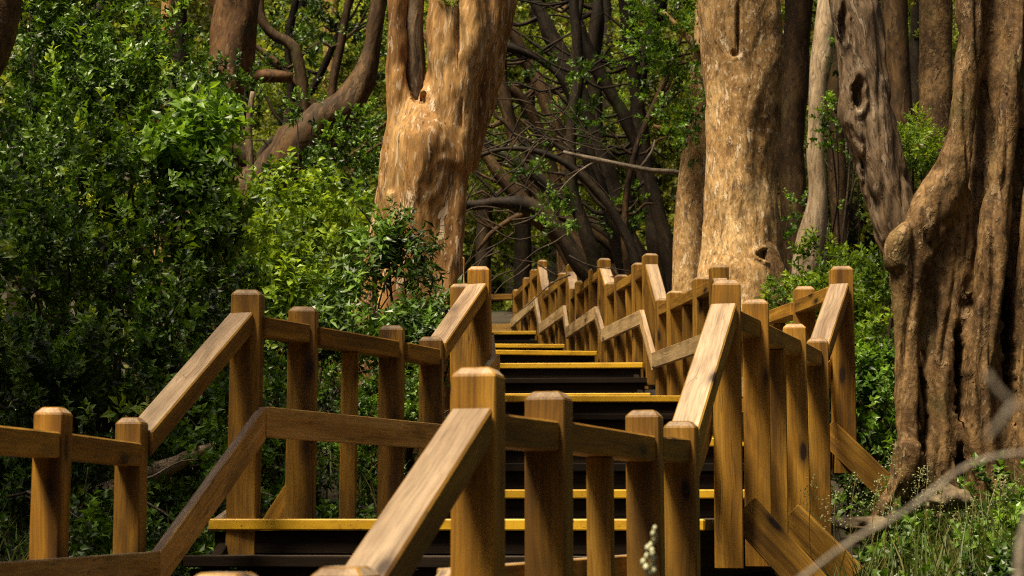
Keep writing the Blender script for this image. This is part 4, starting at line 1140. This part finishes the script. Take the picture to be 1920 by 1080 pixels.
# flowering grass stalks, bottom right
GS = 'flowering grass stalks'
rnd = random.Random(31)
def stalk(px, py_base, py_top, Y, lab, lean=0.0):
    b = at(px, py_base, Y); tp = at(px + lean, py_top, Y)
    t = thing('grass_stalk', b, lab, 'grass stalk', GS)
    m = b.lerp(tp, .55) + Vector((-.02, 0, .0))
    simple_trunk('stalk', [Vector((*b, .0022)), Vector((*m, .0018)), Vector((*tp, .0010))], GRASS, t, 5, 0, seed=1, step=.05)
    # open seed head: short side twigs with grains
    V = []; H = (tp - b).length
    rng2 = np.random.default_rng(int(px))
    for k in range(120):
        f = rng2.uniform(.58, 1.0)
        c = m.lerp(tp, (f - .55) / .45)
        sp_ = .1 * (1.05 - f) / .47 * H / .45 + .006
        a = rng2.uniform(0, 6.28)
        q = c + Vector((math.cos(a) * sp_ * rng2.uniform(.2, 1), math.sin(a) * sp_ * rng2.uniform(.2, 1), rng2.uniform(-.005, .03)))
        V.append(q)
    rows = []
    for q in V:
        l = .012; d = Vector((rng2.normal(), rng2.normal(), rng2.normal() + 1)).normalized(); s = d.orthogonal().normalized() * .0038
        rows += [q - d * l * .5, q + s, q + d * l * .5, q - s]
    A = np.array([tuple(r) for r in rows])
    Fq = np.arange(len(A)).reshape(-1, 4)
    so = link('seed_head', np_mesh('seed_head', A - np.array(b), Fq, np.random.default_rng(3).random(len(Fq))), SEED, t, Matrix.Translation(b))
    so['kind'] = 'stuff'
names = [(1690, 1010, 830, 'tallest flowering grass stalk before the massive tree base'), (1600, 1040, 890, None), (1578, 1060, 920, None), (1640, 1030, 900, None), (1720, 1050, 880, None), (1750, 1040, 870, None),
         (1770, 1060, 900, None), (1870, 1070, 900, None), (1890, 1060, 890, None), (1910, 1070, 900, None), (1830, 1075, 940, None), (1660, 1070, 930, None), (1530, 1085, 900, None)]
for (px, pb, pt, lab) in names:
    stalk(px, pb + 40, pt, rnd.uniform(8.6, 9.6), lab or 'thin flowering grass stalk in the grass at the bottom right', rnd.uniform(-14, 14))
# pale flower spike close to the lens
b0 = at(1205, 1250, 3.6)
t = thing('flower_spike', b0, 'pale blurred flower spike close in front of the foreground posts', 'flower')
pth = [at(1205, 1250, 3.6), at(1212, 1120, 3.6), at(1225, 990, 3.6)]
simple_trunk('stalk', [Vector((*q, .0016)) for q in pth], GRASS, t, 6, 0, step=.02)
bm = bmesh.new()
for k in range(17):
    f = k / 16
    c = at(1213 + 14 * f + rnd.uniform(-12, 12) * (1.2 - f), 1075 - 85 * f, 3.6 + rnd.uniform(-.01, .01))
    bmesh.ops.create_icosphere(bm, subdivisions=1, radius=.0062 - .002 * f, matrix=Matrix.Translation(c) @ Matrix.Diagonal((1, 1, 1.4, 1)))
mm_, nt_, bb_ = new_mat('cream_petal'); 
nn_ = noise_tex(nt_, coords(nt_, 1), 90, 2)
nt_.links.new(ramp(nt_, nn_, [(.3, (.42, .43, .24)), (.7, (.62, .62, .42))]), bb_.inputs['Base Color'])
finish('blossom', bm, mm_, t, Matrix.Translation(b0))

# blurred twigs close to the lens, lower right
def twig(lab, pts, Y, extra=()):
    pts = [(a, b_, c * .5) for a, b_, c in pts]
    o = simple_trunk('foreground_twig', pix(pts, Y), PALETWIG, None, 10, .2, seed=2, freq=14, step=.03, extra=[pix(e, Y) for e in extra])
    tag(o, lab, 'twig')
twig('long bare grey twig curving up across the lower right corner', [(1440, 1130, 11), (1520, 1072, 9.5), (1600, 1012, 8.5), (1700, 958, 8.5), (1790, 888, 9), (1850, 860, 8), (1930, 848, 9), (2040, 850, 9)], 1.7)
twig('short blurred twig with a forked tip before the massive tree', [(1850, 700, 5), (1870, 730, 8), (1900, 755, 6), (1960, 770, 6), (2060, 785, 6)], 1.2, extra=[[(1900, 756, 6), (1870, 800, 6), (1850, 820, 4)]])
twig('stubby pale blurred twig at the bottom right edge', [(1912, 1130, 22), (1914, 1050, 22), (1920, 1000, 18), (1935, 940, 14), (1960, 860, 10)], 1.7)

# fallen log and stones
lg = thing('fallen_log', at(150, 970, 10.2), 'pale grey fallen log lying behind the left posts', 'log')
simple_trunk('trunk', pix([(60, 1030, 26), (120, 985, 32), (190, 945, 34), (260, 905, 26), (330, 868, 16), (400, 835, 7)], 9.6), BARK_PALE, lg, 16, .4, seed=4, freq=6)
simple_trunk('limb', pix([(300, 1070, 10), (370, 1010, 13), (430, 965, 10)], 9.3), BARK_PALE, lg, 10, .3, seed=6, freq=6)
bm = bmesh.new()
rnd = random.Random(44)
for i in range(26):
    x, y = rnd.uniform(-20, 430), rnd.uniform(880, 1070)
    Y = rnd.uniform(8.8, 10.2); a = rnd.uniform(-.7, .5)
    pts = []
    for k in range(5):
        pts.append((x, y, max(.8, 3.2 - k * .55)))
        a += rnd.uniform(-.35, .35); x += math.cos(a) * 30; y += math.sin(a) * 30
    tube(pix(pts, Y), 5, .08, 0, 3, 0, 5, i, bm)
o = finish('dead_twigs', bm, TWIG, None, Matrix.Translation(at(200, 1000, 9.4)))
tag(o, 'litter of dry fallen twigs on the ground behind the left posts', 'twigs', kind='stuff')
def rock(lab, px, py, Y, r, seed):
    bm = bmesh.new(); c = at(px, py, Y)
    bmesh.ops.create_icosphere(bm, subdivisions=4, radius=1)
    for v in bm.verts:
        q = v.co.copy()
        k = 1 + .3 * mnoise.noise(q * 1.5 + Vector((seed, 0, 0))) + .1 * mnoise.noise(q * 4)
        v.co = Vector((q.x * r[0] * k, q.y * r[1] * k, q.z * r[2] * k)) + c
    tag(finish('rock', bm, STONE, None, Matrix.Translation(c)), lab, 'rock')
rock('flat pale rock at the foot of the massive tree', 1775, 935, 9.6, (.12, .12, .07), 1)
rock('low brown rock beside the slanting prop in the grass', 1625, 985, 10.0, (.13, .12, .05), 5)

# ------------------------------------------------------------------ light, sky, camera
SUN_EL, SUN_AZ = 64, 226          # azimuth from +Y clockwise: light comes from behind and left
w = bpy.data.worlds.new('World'); S.world = w
w.use_nodes = True
nt = w.node_tree
sky = nt.nodes.new('ShaderNodeTexSky'); sky.sky_type = 'NISHITA'; sky.sun_disc = False; sky.air_density = 0.6; sky.dust_density = 7.0; sky.ozone_density = 0.0
sky.sun_elevation = R(SUN_EL); sky.sun_rotation = R(SUN_AZ)
nt.links.new(sky.outputs[0], nt.nodes['Background'].inputs[0])
nt.nodes['Background'].inputs[1].default_value = 0.05
ld = bpy.data.lights.new('sun', 'SUN'); ld.energy = 4.9; ld.angle = R(14); ld.color = (1, .86, .6)
lo = bpy.data.objects.new('sun', ld); C.objects.link(lo)
az, el = R(SUN_AZ), R(SUN_EL)
d = Vector((math.sin(az) * math.cos(el), math.cos(az) * math.cos(el), math.sin(el)))
lo.rotation_euler = d.to_track_quat('Z', 'Y').to_euler()
lo.location = (0, 0, 30)

cam = bpy.data.cameras.new('camera'); co = bpy.data.objects.new('camera', cam); C.objects.link(co)
cam.sensor_width = 36; cam.lens = 36 * F / 1920
cam.clip_start = 0.1; cam.clip_end = 500
co.location = (0, 0, 0); co.rotation_euler = (math.pi / 2 + PITCH, 0, 0)
cam.dof.use_dof = True; cam.dof.focus_distance = 10.5; cam.dof.aperture_fstop = 6.0
S.camera = co
S.cycles.use_denoising = False
S.cycles.filter_width = 1.1
S.view_settings.view_transform = 'Standard'; S.view_settings.look = 'None'
S.view_settings.exposure = 0.75; S.view_settings.gamma = 1.0
